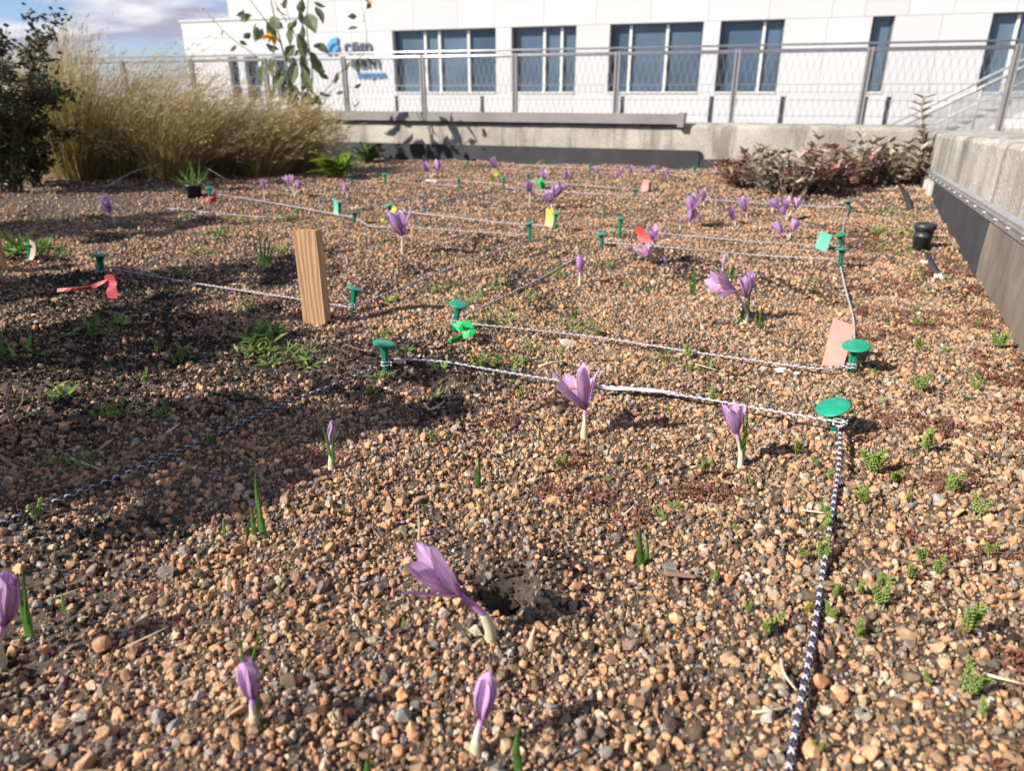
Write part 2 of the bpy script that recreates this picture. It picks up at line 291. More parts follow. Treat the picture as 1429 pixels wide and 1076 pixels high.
M['bark'] = mat('bark', (.15, .10, .07), .9, .4, 60, bump=.5, bscale=150)
M['sun_leaf'] = random_mat('sunflower_leaf', [(.17,.21,.10),(.24,.28,.15),(.12,.16,.08),(.30,.33,.21)], .65, trans=.42, island=True, nscale=40, vary=.3)
M['sun_stem'] = mat('sunflower_stem', (.21, .22, .10), .7, .3, 30)
M['sun_petal'] = random_mat('sunflower_petal', [(.85,.42,.02),(.80,.33,.02),(.88,.52,.05)], .6, trans=.3, island=True, nscale=60, vary=.15)
M['sun_disc'] = mat('sunflower_disc', (.14, .07, .02), .9, .4, 200)
M['lettuce'] = random_mat('leafy_weed', [(.23,.36,.03),(.32,.44,.05),(.14,.25,.03),(.40,.46,.09)], .5, trans=.35, island=True, nscale=60, vary=.25)
M['stonecrop'] = random_mat('stonecrop_leaf', [(0.426,0.156,0.131),(0.377,0.131,0.115),(0.459,0.271,0.221),(0.410,0.180,0.148),(0.262,0.131,0.115),(0.353,0.180,0.148),(0.221,0.197,0.115),(0.328,0.287,0.172),(0.443,0.287,0.221),(0.180,0.197,0.090),(0.394,0.213,0.156)], .65, trans=.15, island=True, nscale=60, vary=.25)
M['stonecrop_grey'] = random_mat('stonecrop_grey', [(0.35,0.32,0.22),(0.45,0.40,0.30),(0.27,0.27,0.18),(0.48,0.32,0.27)], .65, trans=.15, island=True, nscale=60, vary=.25)
M['chip'] = mat('white_chip', (.70, .68, .64), .6, .1, 100, bump=.3, bscale=200)

# ------------------------------------------------------------------ the setting: gravel bed
def wall_x(y): return .367+(y-1.15)*(.60-.367)/(3.6-1.15)
gx = np.concatenate([np.linspace(-4.4, -1.2, 130)[:-1], np.linspace(-1.2, .72, 210)]); gx = np.unique(np.concatenate([gx, np.arange(-.22, -.06, .0032)])); gy = np.concatenate([np.linspace(-.9, 0, 20)[:-1], np.linspace(0, 1.3, 150)[:-1], np.linspace(1.3, 3.72, 130)]); gy = np.unique(np.concatenate([gy, np.arange(.33, .49, .0032)]))
X, Y = np.meshgrid(gx, gy); Z = hz(X, Y)
me = bpy.data.meshes.new('ground'); nx, ny = len(gx), len(gy)
ii = np.arange(nx*ny).reshape(ny, nx)
me.from_pydata(np.stack([X.ravel(), Y.ravel(), Z.ravel()], 1).tolist(), [], np.stack([ii[:-1,:-1], ii[:-1,1:], ii[1:,1:], ii[1:,:-1]], -1).reshape(-1, 4).tolist())
me.polygons.foreach_set('use_smooth', [True]*len(me.polygons)); me.materials.append(M['soil'])
ground = link('ground', me); tag(ground, 'gravel planting bed of the green roof', None, kind='structure')
dk = MB(); dk.add([(-700, -700, -.42), (700, -700, -.42), (700, 900, -.42), (-700, 900, -.42)], [(0, 1, 2, 3)])
tag(dk.build('roof_deck', M['deck']), 'pale roof deck beyond the planting bed', None, kind='structure')

# crushed stones: a dozen hull shapes
def stone_mesh(k):
    r = random.Random(100+k); bm = bmesh.new(); fl = (1, r.uniform(.65, 1), r.uniform(.5, .85))
    rnd = k % 3 == 0
    for _ in range(24 if rnd else r.choice([14, 17, 21])):
        v = Vector((r.gauss(0, 1), r.gauss(0, 1), r.gauss(0, 1))).normalized()*(r.uniform(.87, 1.05) if rnd else r.uniform(.82, 1.08))
        bm.verts.new((v.x*fl[0], v.y*fl[1], v.z*fl[2]))
    res = bmesh.ops.convex_hull(bm, input=bm.verts)
    bmesh.ops.delete(bm, geom=[v for v in bm.verts if not v.link_faces], context='VERTS')
    m = bpy.data.meshes.new('stone'); bm.to_mesh(m); bm.free()
    m.materials.append(M['stone']); return m
STONES = [stone_mesh(k) for k in range(14)]
# three jittered layers of stones, coarser with distance
def layer(sp, x0, x1, y0, y1, keep, smin, smax, dmin, dmax, lift):
    xs = np.arange(x0, x1, sp); ys = np.arange(y0, y1, sp); A, B = np.meshgrid(xs, ys); A = A.ravel(); B = B.ravel()
    A = A+RNG.uniform(-.5, .5, A.size)*sp; B = B+RNG.uniform(-.5, .5, B.size)*sp
    a = A*RT[0]+B*RT[1]; d = A*FH[0]+B*FH[1]              # sideways and forward of the viewer
    ok = (d > .1) & (d >= dmin) & (d < dmax) & (np.abs(a) < .80*d+.45) & (A < .367+(B-1.15)*.0951-.002) & (B < 3.66)
    patch = vnoise(A*9, B*9)
    ok &= RNG.random(A.size) < keep*(.72+.56*patch)*(1-.85*bare(A, B))
    A, B, d = A[ok], B[ok], d[ok]
    s = RNG.uniform(0, 1, A.size)**1.8*(smax-smin)+smin
    z = hz(A, B)+s*RNG.uniform(-.1, .55, A.size)*lift
    return np.stack([A, B, z, s], 1)
Ls = [layer(.0132, -1.6, .6, -.1, 1.6, .85, .0030, .0063, 0, .62, 1.),
      layer(.0130, -1.6, .6, -.1, 1.6, .74, .0030, .0060, .62, 1.25, 1.),
      layer(.0060, -1.6, .6, -.1, 1.6, .98, .0021, .0044, 0, 1.25, 1.1),
      layer(.0034, -1.6, .6, -.1, 1.6, .92, .0009, .0022, 0, .85, 1.3),
      layer(.0043, -1.6, .6, -.1, 1.6, .88, .0012, .0025, .85, 1.25, 1.3),
      layer(.0130, -2.6, .7, .2, 2.6, .74, .0033, .0062, 1.25, 2.2, 1.),
      layer(.0078, -2.6, .7, .2, 2.6, .95, .0023, .0047, 1.25, 2.2, 1.1),
      layer(.0115, -4.2, .7, .5, 3.7, .95, .0034, .0070, 2.2, 4.6, 1.1)]
PT = np.concatenate(Ls)
big = RNG.choice(np.nonzero((PT[:, 3] > .0047) & (PT[:, 0]*FH[0]+PT[:, 1]*FH[1] < .72))[0], 300, replace=False)
near = []
for i in big:                                              # the stones that show largest, each one its own piece
    x, y, z, s = PT[i]; o = link('stone', STONES[len(near) % 14], ground); s *= random.uniform(1., 1.28)
    o.location = (x, y, z+.3*s); o.scale = (s, s*random.uniform(.8, 1.1), s); o.rotation_euler = [random.uniform(0, 6.28) for _ in range(3)]
    near.append(o)
PT = np.delete(PT, big, 0)
pm = bpy.data.meshes.new('gravel'); pm.vertices.add(len(PT)); pm.vertices.foreach_set('co', PT[:, :3].astype('f').ravel())
at = pm.attributes.new('size', 'FLOAT_VECTOR', 'POINT')
at.data.foreach_set('vector', (PT[:, 3:4]*RNG.uniform(.8, 1.2, (len(PT), 3))).astype('f').ravel())
at = pm.attributes.new('turn', 'FLOAT_VECTOR', 'POINT'); at.data.foreach_set('vector', RNG.uniform(0, 6.28, (len(PT), 3)).astype('f').ravel())
at = pm.attributes.new('pick', 'INT', 'POINT'); at.data.foreach_set('value', RNG.integers(0, 14, len(PT)).astype('i'))
gravel = link('gravel', pm, ground); tag(gravel, kind='stuff')
ng = bpy.data.node_groups.new('scatter_stones', 'GeometryNodeTree')
ng.interface.new_socket('Geometry', in_out='INPUT', socket_type='NodeSocketGeometry'); ng.interface.new_socket('Geometry', in_out='OUTPUT', socket_type='NodeSocketGeometry')
gi = ng.nodes.new('NodeGroupInput'); go = ng.nodes.new('NodeGroupOutput'); iop = ng.nodes.new('GeometryNodeInstanceOnPoints'); jn = ng.nodes.new('GeometryNodeJoinGeometry')
for o in reversed(near[:14]):
    oi = ng.nodes.new('GeometryNodeObjectInfo'); oi.inputs['Object'].default_value = o; g2 = ng.nodes.new('GeometryNodeGeometryToInstance')
    ng.links.new(oi.outputs['Geometry'], g2.inputs[0]); ng.links.new(g2.outputs[0], jn.inputs[0])
def named(n, t):
    a = ng.nodes.new('GeometryNodeInputNamedAttribute'); a.data_type = t; a.inputs[0].default_value = n; return a.outputs[0]
e2r = ng.nodes.new('FunctionNodeEulerToRotation'); ng.links.new(named('turn', 'FLOAT_VECTOR'), e2r.inputs[0])
ng.links.new(gi.outputs[0], iop.inputs['Points']); ng.links.new(jn.outputs[0], iop.inputs['Instance']); iop.inputs['Pick Instance'].default_value = True
ng.links.new(named('pick', 'INT'), iop.inputs['Instance Index']); ng.links.new(e2r.outputs[0], iop.inputs['Rotation']); ng.links.new(named('size', 'FLOAT_VECTOR'), iop.inputs['Scale'])
ng.links.new(iop.outputs[0], go.inputs[0]); gravel.modifiers.new('scatter', 'NODES').node_group = ng


# dark soil crumbs on the bare patches
cr_ = MB(); ii_ = 0; rc = np.random.default_rng(8); xs_ = rc.uniform(-1.6, .45, 110000); ys_ = rc.uniform(.1, 1.7, 110000); bm_ = bare(xs_, ys_); keep_ = rc.random(110000) < bm_*.95
hz_ = hz(xs_, ys_); dirs = [Vector(v) for v in ((1, 0, 0), (-1, 0, 0), (0, 1, 0), (0, -1, 0), (0, 0, 1), (0, 0, -1))]; octf = [(0, 2, 4), (2, 1, 4), (1, 3, 4), (3, 0, 4), (2, 0, 5), (1, 2, 5), (3, 1, 5), (0, 3, 5)]
for x, y, z in zip(xs_[keep_], ys_[keep_], hz_[keep_]):
    if x > wall_x(y)-.01: continue
    q = random.uniform(.0012, .0045)*(1.2 if random.random() < .2 else .8); R3 = Matrix.Rotation(random.uniform(0, 6), 3, 'Z') @ Matrix.Rotation(random.uniform(0, 6), 3, 'X')
    cr_.add([R3 @ (d*q*random.uniform(.6, 1.2))+Vector((x, y, z+q*.4)) for d in dirs], octf)
crumbs = cr_.build('soil_crumbs', M['soil_crumb'], ground); tag(crumbs, kind='stuff')

# ------------------------------------------------------------------ parapets
def strip(mb, prof, y0, y1, n, fx, jit=0.):
    """a profile (across, z as a function of along) swept along the side wall"""
    m = len(prof(0)); vs = []
    for i in range(n+1):
        y = y0+(y1-y0)*i/n
        for (u, z) in prof(y): vs.append((fx(y)+u+random.uniform(-jit, jit), y, z+random.uniform(-jit, jit)))
    fs = [(i*m+k, i*m+k+1, (i+1)*m+k+1, (i+1)*m+k) for i in range(n) for k in range(m-1)]
    fs += [(i*m+m-1, i*m, (i+1)*m, (i+1)*m+m-1) for i in range(n)]
    fs += [tuple(range(m-1, -1, -1)), tuple(n*m+k for k in range(m))]
    mb.add(vs, fs)
wtop = lambda y: .262-(y-1.4)*.035          # its top drops a little towards the far corner
wbar = lambda y: .148-(y-1.29)*.043
sw = thing('parapet_wall', 'weathered concrete side parapet with dark flashing along its foot', 'parapet', (wall_x(1.5), 1.5, 0))
inv = Matrix.Translation(-Vector((wall_x(1.5), 1.5, 0)))
def shift(o): o.data.transform(inv); return o
def conc(y):
    t = wtop(y); return [(0, -.3), (0, t-.03), (.0, t-.012), (.004, t-.005), (.010, t-.001), (.03, t), (.27, t+.004), (.285, t-.01), (.29, -.45)]
b = MB(); strip(b, conc, -1., 3.98, 260, wall_x, .0022); shift(b.build('concrete_body', M['concrete_streak'], sw, False))
b = MB(); strip(b, lambda y: [(-.010, wbar(y)-.022), (-.010, wbar(y)), (-.003, wbar(y)+.006), (.004, wbar(y)), (.004, wbar(y)-.022)], -1., 3.62, 40, wall_x); shift(b.build('termination_bar', M['galv'], sw))
b = MB(); strip(b, lambda y: [(-.0135, wbar(y)-.009), (-.0135, wbar(y)-.006), (-.0098, wbar(y)-.006), (-.0098, wbar(y)-.009)], -1., 3.61, 12, wall_x); shift(b.build('bar_rib', M['galv'], sw))
screw = MB(); screw.lathe([(.0001, .0), (.0042, .0005), (.0036, .003), (.0001, .004)], 8); sm = screw.mesh('screw', M['galv'])
for k in range(26):
    y = .2+k*.135; o = link('screw', sm, sw); o.location = Vector((wall_x(y)-.0102, y, wbar(y)-.014))-Vector((wall_x(1.5), 1.5, 0)); o.rotation_euler = (0, -PI/2, 0)
def sheet(name, y0, y1, material, u, ztop=None, zb=None):
    b = MB(); strip(b, lambda y: [(u, (zb(y) if zb else -.06)), (u-.002+.0025*math.sin(y*23), (wbar(y)-.09)), (u, (ztop or wbar)(y)-.012), (.003, (ztop or wbar)(y)-.012), (.003, -.06)], y0, y1, 24, wall_x, .0006)
    return shift(b.build(name, material, sw, False))
sheet('membrane_sheet', -1., 1.62, M['membrane_dusty'], -.006)['label'] = 'dusty brown stretch of the flashing'
sheet('membrane_sheet', 1.623, 2.85, M['membrane'], -.008)['label'] = 'black stretch of the flashing'
sheet('metal_flashing', 2.853, 3.62, M['flashing'], -.007)['label'] = 'pale grey ribbed flashing at the far corner'
for k in range(4):
    y = 2.93+k*.16; b = MB(); strip(b, lambda yy: [(-.020, -.04), (-.020, wbar(yy)-.03), (-.006, wbar(yy)-.03), (-.006, -.04)], y, y+.03, 2, wall_x); shift(b.build('flashing_rib', M['flashing'], sw))

bp_ = thing('parapet_wall', 'concrete parapet across the back of the bed with black membrane at its foot', 'parapet', (-1.2, 3.66, 0))
def at0(o, p): o.data.transform(Matrix.Translation(-Vector(p))); return o
b = MB(); prof = [(3.66, -.3), (3.66, .178), (3.664, .19), (3.673, .197), (3.69, .2), (3.93, .2), (3.95, .19), (3.955, -.45)]
n = 120; vs = []
for i in range(n+1):
    x = -6+(6.595)*i/n
    for (y, z) in prof: vs.append((x, y+random.uniform(-.0015, .0015), z+random.uniform(-.0015, .0015)))
m = len(prof); b.add(vs, [(i*m+k, (i+1)*m+k, (i+1)*m+k+1, i*m+k+1) for i in range(n) for k in range(m-1)]+[tuple(range(m)), tuple(n*m+k for k in range(m-1, -1, -1))])
at0(b.build('concrete_body', M['concrete'], bp_, True), (-1.2, 3.66, 0))
b = MB(); b.box(-2.35, -.345, 3.640, 3.657, -.08, .083); at0(b.build('membrane_sheet', M['membrane'], bp_), (-1.2, 3.66, 0))
b = MB(); b.box(-.342, .56, 3.645, 3.657, -.08, .045); at0(b.build('membrane_sheet', M['membrane'], bp_), (-1.2, 3.66, 0))
b = MB(); b.box(-5.9, -2.353, 3.645, 3.657, -.08, .06); at0(b.build('membrane_sheet', M['membrane'], bp_), (-1.2, 3.66, 0))
bt = thing('steel_beam', 'dark painted steel beam lying along the back parapet', 'beam', (-.43, 3.68, .2))
b = MB(); b.box(-2.75, -.03, -.045, -.04, -.0, .045); b.box(-2.75, -.03, -.0395, .04, .04, .0445); b.box(-2.75, -.03, -.0395, .04, .0005, .005); b.build('channel', M['beam'], bt)
b = MB(); b.box(-.029, .0, -.052, .045, -.012, .05); b.build('end_cap', M['beam'], bt)

# ------------------------------------------------------------------ white building with windows
YB = 20.; GROUND_Z = -.42
bd = thing('office_building', 'white panelled office building with dark ribbon windows across the back', 'building', (-5, YB, GROUND_Z))
def bb(name, x0, x1, z0, z1, d0, d1, m, parent=None, loc=(-5, YB, GROUND_Z), share=None):
    b = MB(); b.box(x0-loc[0], x1-loc[0], d0, d1, z0-loc[2], z1-loc[2]); return b.build(name, m, parent or bd)
WT, WB_ = 1.95, .35
# windows: left, right, mullion positions
wins = [(-10.68, -7.55, [-9.72, -9.28, -8.4], 1), (-7.10, -5.31, [-6.21, -5.73], 1), (-4.42, -2.09, [-3.90, -2.97], 1), (-1.68, -.21, [-.66], 1), (1.69, 2.15, [], 1), (4.08, 6.4, [4.62, 5.5], 1),
        (-16.45, -16.1, [], 0), (-15.85, -15.35, [], 0), (-14.75, -14.3, [], 0)]
bb('core_wall', -13.3, 14, GROUND_Z-.2, 6.2, .32, 8, M['joint'])
bb('core_wall', -18.06, -13.302, GROUND_Z-.2, 2.33, .32, 8, M['joint'])
# cladding panels, cut round the windows, separated by open joints
J = .007
def panel(x0, x1, z0, z1, dep=0.): bb('cladding_panel', x0+J/2, x1-J/2, z0+J/2, z1-J/2, dep, .319, M['white_panel'])
main = [w_ for w_ in wins if w_[3]]
upper_x = [-13.3, -12.45, -11.3, -10.0, -8.65, -7.6, -6.2, -4.8, -3.4, -2.0, -.6, .8, 1.5, 2.4, 3.3, 4.5, 5.9, 7.4, 9, 11, 14]
for z0, z1 in ((1.95, 2.76), (2.76, 4.4), (4.4, 6.2)):
    for a, c in zip(upper_x, upper_x[1:]): panel(a, c, z0, z1)
edges = [-13.3]
for w_ in main: edges += [w_[0], w_[1]]
edges += [14]
for k in range(0, len(edges), 2):                        # piers between the windows
    a, c = edges[k], edges[k+1]; nn = max(1, round((c-a)/1.25))
    for q in range(nn): panel(a+(c-a)*q/nn, a+(c-a)*(q+1)/nn, .35, 1.95)
slots = [-10.66, -7.97, -4.0, -1.72, -.02, 1.83, 2.33]
SW = .11
seg = [-13.3]+[v for s_ in slots for v in (s_-SW/2, s_+SW/2)]+[14]
for k in range(0, len(seg), 2):
    a, c = seg[k], seg[k+1]; nn = max(1, round((c-a)/1.5))
    for q in range(nn): panel(a+(c-a)*q/nn, a+(c-a)*(q+1)/nn, -.62, .35)
for s_ in slots:
    panel(s_-SW/2, s_+SW/2, .24, .35)
    bb('wall_slot', s_-SW/2+.006, s_+SW/2-.006, -.62, .24, .10, .30, M['slot'])
low = [w_ for w_ in wins if not w_[3]]; edges = [-18.06]
for w_ in low: edges += [w_[0], w_[1]]
edges += [-13.302]
for k in range(0, len(edges), 2): panel(edges[k], edges[k+1], .1, 1.35)
for a, c in ((-18.06, -16.9), (-16.9, -15.6), (-15.6, -14.4), (-14.4, -13.302)): panel(a, c, 1.35, 1.9); panel(a, c, 1.9, 2.36); panel(a, c, -.62, .1)
bb('roof_coping', -18.1, -13.31, 2.361, 2.42, -.03, .9, M['white_panel'])
for (x0, x1, ms, mainwin) in wins:
    zt, zb = (WT, WB_) if mainwin else (1.35, .1)
    wn = link('window', None, bd); wn.location = ((x0+x1)/2+5, .0, zb-GROUND_Z); lx = (x0+x1)/2
    def wb(name, a, c, z0, z1, d0, d1, m_):
        b = MB(); b.box(a-lx, c-lx, d0, d1, z0-zb, z1-zb); return b.build(name, m_, wn)
    T = .035
    wb('frame', x0+.004, x0+T, zb+.004, zt-.004, .16, .25, M['frame_dark']); wb('frame', x1-T, x1-.004, zb+.004, zt-.004, .16, .25, M['frame_dark'])
    wb('frame', x0+T+.001, x1-T-.001, zt-T, zt-.004, .16, .25, M['frame_dark']); wb('sill', x0+.004, x1-.004, zb-.03, zb+.003, -.03, .155, M['mullion'])
    xs = [x0+T]+ms+[x1-T]
    for a, c in zip(xs, xs[1:]): wb('pane', a+.02, c-.02, zb+.02, zt-T-.001, .21, .222, M['glass'])
    for q in ms: wb('mullion', q-.03, q+.03, zb+.004, zt-T-.002, .13, .26, M['mullion'])
# plant screen of louvre slats set back on the lower wing's roof
ls = link('plant_screen', None, bd); ls.location = (-15.2+5, 1.6, 2.34-GROUND_Z)
slm = MB(); slm.box(-2.25, 1.88, -.03, .02, 0, .062); slm = slm.mesh('louvre_slat', M['louvre'])
for k in range(24): o = link('louvre_slat', slm, ls); o.location = (0, 0, .05+k*.085); o.rotation_euler = (.5, 0, 0)
b = MB(); b.box(-2.25, 1.88, .06, .1, 0, 2.2); b.build('backing_sheet', M['louvre'], ls)
# wall sign
sg = thing('wall_sign', 'blue swoosh logo and grey and blue lettering on the white facade', 'sign', (-12.5, YB-.02, 1.2))
def arc(name, cx, cz, r0, r1, a0, a1, m_):
    b = MB(); n = 14; vs = []
    for i in range(n+1):
        a = rad(a0+(a1-a0)*i/n); tp = 1-.55*(i/n)
        for (r, d) in ((r0+(r1-r0)*(1-tp)*.5, -.05), (r1-(r1-r0)*(1-tp)*.5, -.05), (r1-(r1-r0)*(1-tp)*.5, .01), (r0+(r1-r0)*(1-tp)*.5, .01)): vs.append((cx+r*math.cos(a), d, cz+r*math.sin(a)))
    b.add(vs, [(i*4+k, (i+1)*4+k, (i+1)*4+(k+1) % 4, i*4+(k+1) % 4) for i in range(n) for k in range(4)]+[(3, 2, 1, 0), tuple(n*4+k for k in range(4))]); return b.build(name, m_, sg)
arc('logo_arc', .02, .22, .24, .40, 85, 195, M['logo']); arc('logo_arc', .04, .20, .07, .20, 80, 200, M['logo'])
def letters(txt, x, z, size, m_):
    c = bpy.data.curves.new('lettering', 'FONT'); c.body = txt; c.size = size; c.extrude = .02; c.offset = .003; c.materials.append(m_)
    t_ = bpy.data.objects.new('lettering', c); C.objects.link(t_); bpy.context.view_layer.update(); me_ = bpy.data.meshes.new_from_object(t_); bpy.data.objects.remove(t_)
    o = link('lettering', me_, sg); o.location = (x, -.012, z); o.rotation_euler = (PI/2, 0, 0); return o
letters('cem', .23, .20, .56, M['logo_dark']); letters('eum', .40, -.22, .58, M['logo_dark']); letters('sempon', .60, -.47, .30, M['logo_teal'])

# ------------------------------------------------------------------ mesh fence on the deck
YF = 9.
fn = thing('mesh_fence', 'steel guard fence with double top rail and diamond wire mesh', 'fence', (-3, YF, GROUND_Z))
FX0, FX1, FT, FB = -11.5, 4.6, .73, -.30
b = MB(); b.tube([(FX0+3, 0, .755-GROUND_Z), (FX1+3, 0, .755-GROUND_Z)], .021, 12); b.build('top_rail', M['steel'], fn, True)
b = MB(); b.tube([(FX0+3, -.01, .815-GROUND_Z), (FX1+3, -.01, .815-GROUND_Z)], .011, 10); b.build('hand_rail', M['steel'], fn, True)
b = MB(); b.tube([(FX0+3, 0, FB-GROUND_Z), (FX1+3, 0, FB-GROUND_Z)], .013, 8); b.build('bottom_rail', M['steel'], fn, True)
posts = [-10.7, -9.35, -8.05, -6.75, -5.5, -4.39, -3.15, -1.88, -.55, .79, 2.13, 3.4]
posts = [-10.6, -9.33, -8.06, -6.8, -5.55, -4.40, -3.15, -1.88, -.54, .79, 2.12, 3.4]
pmesh = MB(); pmesh.box(-.029, -.010, -.03, .03, 0, 1.2); pmesh.box(.010, .029, -.03, .03, 0, 1.2); pmesh.box(-.0098, .0098, -.012, .012, 0, 1.17); pmesh.box(-.07, .07, -.07, .07, -.001, .012); pmesh = pmesh.mesh('post', M['post_steel'])
for x in posts: o = link('post', pmesh, fn); o.location = (x+3, 0, 0)
b = MB(); cw, ch = .072, .125; hh = FT-FB; nrow = hh/ch
for k in range(int((FX1-FX0)/cw)+14):
    for sgn in (1, -1):
        x0 = FX0-.6+k*cw; x1 = x0+sgn*cw*.5*nrow*1.0
        if sgn < 0: x0 += .6; x1 += .6
        if min(x0, x1) < FX0 or max(x0, x1) > FX1: continue
        b.tube([(x0+3, .024*sgn*.2, FB-GROUND_Z), (x1+3, .024*sgn*.2, FT-GROUND_Z)], .0022, 4, False)
b.build('wire_mesh', M['wire'], fn)
for z in (.42, .26, .1):
    b = MB(); b.tube([(FX0+3, -.008, z-GROUND_Z), (FX1+3, -.008, z-GROUND_Z)], .003, 5); b.build('tension_wire', M['wire'], fn)

# ------------------------------------------------------------------ metal stair beyond the fence
YS = 13.
st = thing('steel_staircase', 'grey steel stair with wire infill climbing beside the white building', 'staircase', yp(1250, 185, YS))
s0 = Vector((yp(1268, 172, YS).x, YS, yp(1268, 172, YS).z)); s1 = Vector((yp(1480, 70, YS).x, YS, yp(1480, 70, YS).z))
so_ = Vector(st.location)
dirv = s1-s0
def sb(name, pts, r, n=8, m_=None): b = MB(); b.tube([Vector(p)-so_ for p in pts], r, n); return b.build(name, m_ or M['stair'], st, True)
def lerp(t, dz=0, dy=0): return s0+dirv*t+Vector((0, dy, dz))
lo_ = -.55; 
sb('hand_rail', [lerp(-.15, .02), lerp(1.2, .02)], .022)
sb('mid_rail', [lerp(-.15, -.20), lerp(1.2, -.20)], .012)
b = MB()
for dy in (0,):
    for a, c in ((-.15, 1.2),):
        p, q = lerp(a, lo_)-so_, lerp(c, lo_)-so_
        b.add([p+Vector((0, -.006, -.1)), q+Vector((0, -.006, -.1)), q+Vector((0, -.006, .1)), p+Vector((0, -.006, .1)), p+Vector((0, .006, -.1)), q+Vector((0, .006, -.1)), q+Vector((0, .006, .1)), p+Vector((0, .006, .1))],
              [(0, 1, 2, 3), (7, 6, 5, 4), (0, 4, 5, 1), (3, 2, 6, 7), (1, 5, 6, 2), (0, 3, 7, 4)])
b.build('stringer', M['stair'], st)
for k in range(7): t = -.1+k*.2; sb('baluster', [lerp(t, .01), lerp(t, lo_)], .014)
for k in range(15):
    t = -.12+k*.09; p = lerp(t, lo_+.06, .5)-so_; b = MB(); b.box(p.x-.13, p.x+.13, p.y-.48, p.y+.48, p.z-.015, p.z+.015); b.build('tread', M['stair'], st)
b = MB()
for k in range(110):
    t = -.14+k*.012
    for s_ in (1, -1):
        t2 = t+s_*.10
        if -.15 < t2 < 1.2: b.tube([lerp(t, lo_+.1)-so_, lerp(t2, .0)-so_], .0032, 4, False)
b.build('wire_infill', M['wire'], st)
sb('far_hand_rail', [lerp(-.15, .02, 1.0), lerp(1.2, .02, 1.0)], .022)

# ------------------------------------------------------------------ plants behind the plots
def V(*a): return Vector(a)
def leaf_quad(mb, p, d, up, L, W, fold=.25, droop=.2, segs=2):
    """a folded, pointed leaf"""
    d = d.normalized(); sd = d.cross(up); sd = sd.normalized() if sd.length > 1e-6 else d.orthogonal().normalized(); nn = sd.cross(d)
    if segs == 1:
        m = p+d*L*.5+nn*fold*W; mb.add([p, m+sd*W*.5-nn*fold*W, p+d*L-nn*droop*L, m-sd*W*.5-nn*fold*W], [(0, 1, 2), (0, 2, 3)]); return
    vs = [p]; wd = [.72, 1., .62] if segs == 3 else [1., .7]
    for i in range(segs):
        t = (i+1)/(segs+1); c = p+d*L*t-nn*droop*L*t*t
        vs += [c+sd*W*.5*wd[i]+nn*fold*W*.5, c, c-sd*W*.5*wd[i]+nn*fold*W*.5]
    vs.append(p+d*L-nn*droop*L); e = len(vs)-1
    fs = [(0, 1, 2), (0, 2, 3)]
    for i in range(segs-1): a = 1+3*i; fs += [(a, a+3, a+4, a+1), (a+1, a+4, a+5, a+2)]
    a = 1+3*(segs-1); fs += [(a, e, a+1), (a+1, e, a+2)]
    mb.add(vs, fs)
def rdir(r, zmin=-1., zmax=1.):
    z = r.uniform(zmin, zmax); a = r.uniform(0, 2*PI); q = math.sqrt(max(0, 1-z*z)); return V(q*math.cos(a), q*math.sin(a), z)
def branch_shrub(name, label, loc, height, spread, nst, leaves, leafmat, seed, L=.022, W=.012, lean=(0, 0), group=None, cat='shrub', gap=0.):
    r = random.Random(seed); t = thing(name, label, cat, loc, group); sb_ = MB(); lf = MB()
    tips = []
    for k in range(nst):
        a = 2*PI*k/nst+r.uniform(-.4, .4); hgt = height*r.uniform(.6, 1.02); sp = spread*r.uniform(.25, 1.)
        end = V(math.cos(a)*sp+lean[0], math.sin(a)*sp+lean[1], hgt); mid = V(end.x*.35, end.y*.35, hgt*.5)
        path = spline([V(r.uniform(-.03, .03), r.uniform(-.03, .03), -.02), mid, end], 8)
        sb_.tube(path, [.006*(1-i/9.5) for i in range(9)], 5)
        tips += [(path[i], 1) for i in range(1, 9)]
        for q in range(5):
            i = r.randint(3, 7); d = rdir(r, -.1, .9); e = path[i]+d*spread*r.uniform(.25, .5)
            p2 = spline([path[i], path[i].lerp(e, .5)+V(0, 0, .01), e], 5); sb_.tube(p2, [.003*(1-j/6.5) for j in range(6)], 4); tips += [(v, 1) for v in p2[1:]]
    for _ in range(leaves):
        p, _w = r.choice(tips); p = p+rdir(r)*r.uniform(0, spread*.13)
        if p.z < .02: continue
        leaf_quad(lf, p, rdir(r, -.3, .9), rdir(r), L*r.uniform(.6, 1.25), W*r.uniform(.7, 1.2), segs=1)
    sb_.build('stem', M['bark'], t, True); lf.build('foliage', leafmat, t); return t
branch_shrub('shrub', 'dark small-leaved shrub standing beside the tall golden grass', gp(14, 268), .52, .32, 16, 9000, M['shrub_leaf'], 1)
branch_shrub('shrub', 'low dark shrub filling the foot of the taller one', gp(48, 262), .26, .17, 10, 2600, M['shrub_leaf'], 3)
# shrubs along the bed's left edge, just outside the photo; their shade falls across the plots
for k, (a_, d_, h_, sp, nl, lb) in enumerate([(-.78, .48, .58, .18, 9500, 'dark shrub at the edge of the bed nearest the camera'), (-1.0, .84, .53, .20, 10000, 'dark shrub at the edge of the bed abreast of the pink tape'), (-1.20, 1.18, .60, .19, 10000, 'dark shrub at the edge of the bed beyond the second wooden stake'),
        (-1.58, 1.76, .54, .26, 11000, 'dark shrub at the edge of the bed before the shaded lilac crocus'), (-.64, .62, .17, .11, 900, 'low twiggy shrub just outside the photo edge above the near cord'), (-.80, .92, .20, .11, 1000, 'low dark shrub just outside the photo edge by the olive weed')]):
    x, y = a_*RT[0]+d_*FH[0], a_*RT[1]+d_*FH[1]
    branch_shrub('shrub', lb, V(x, y, float(hz(x, y))), h_, sp, 9, nl, M['shrub_leaf'], 20+k, L=.026 if h_ > .3 else .018, W=.015 if h_ > .3 else .010, lean=(.03, .02), group='shrubs along the edge of the bed')

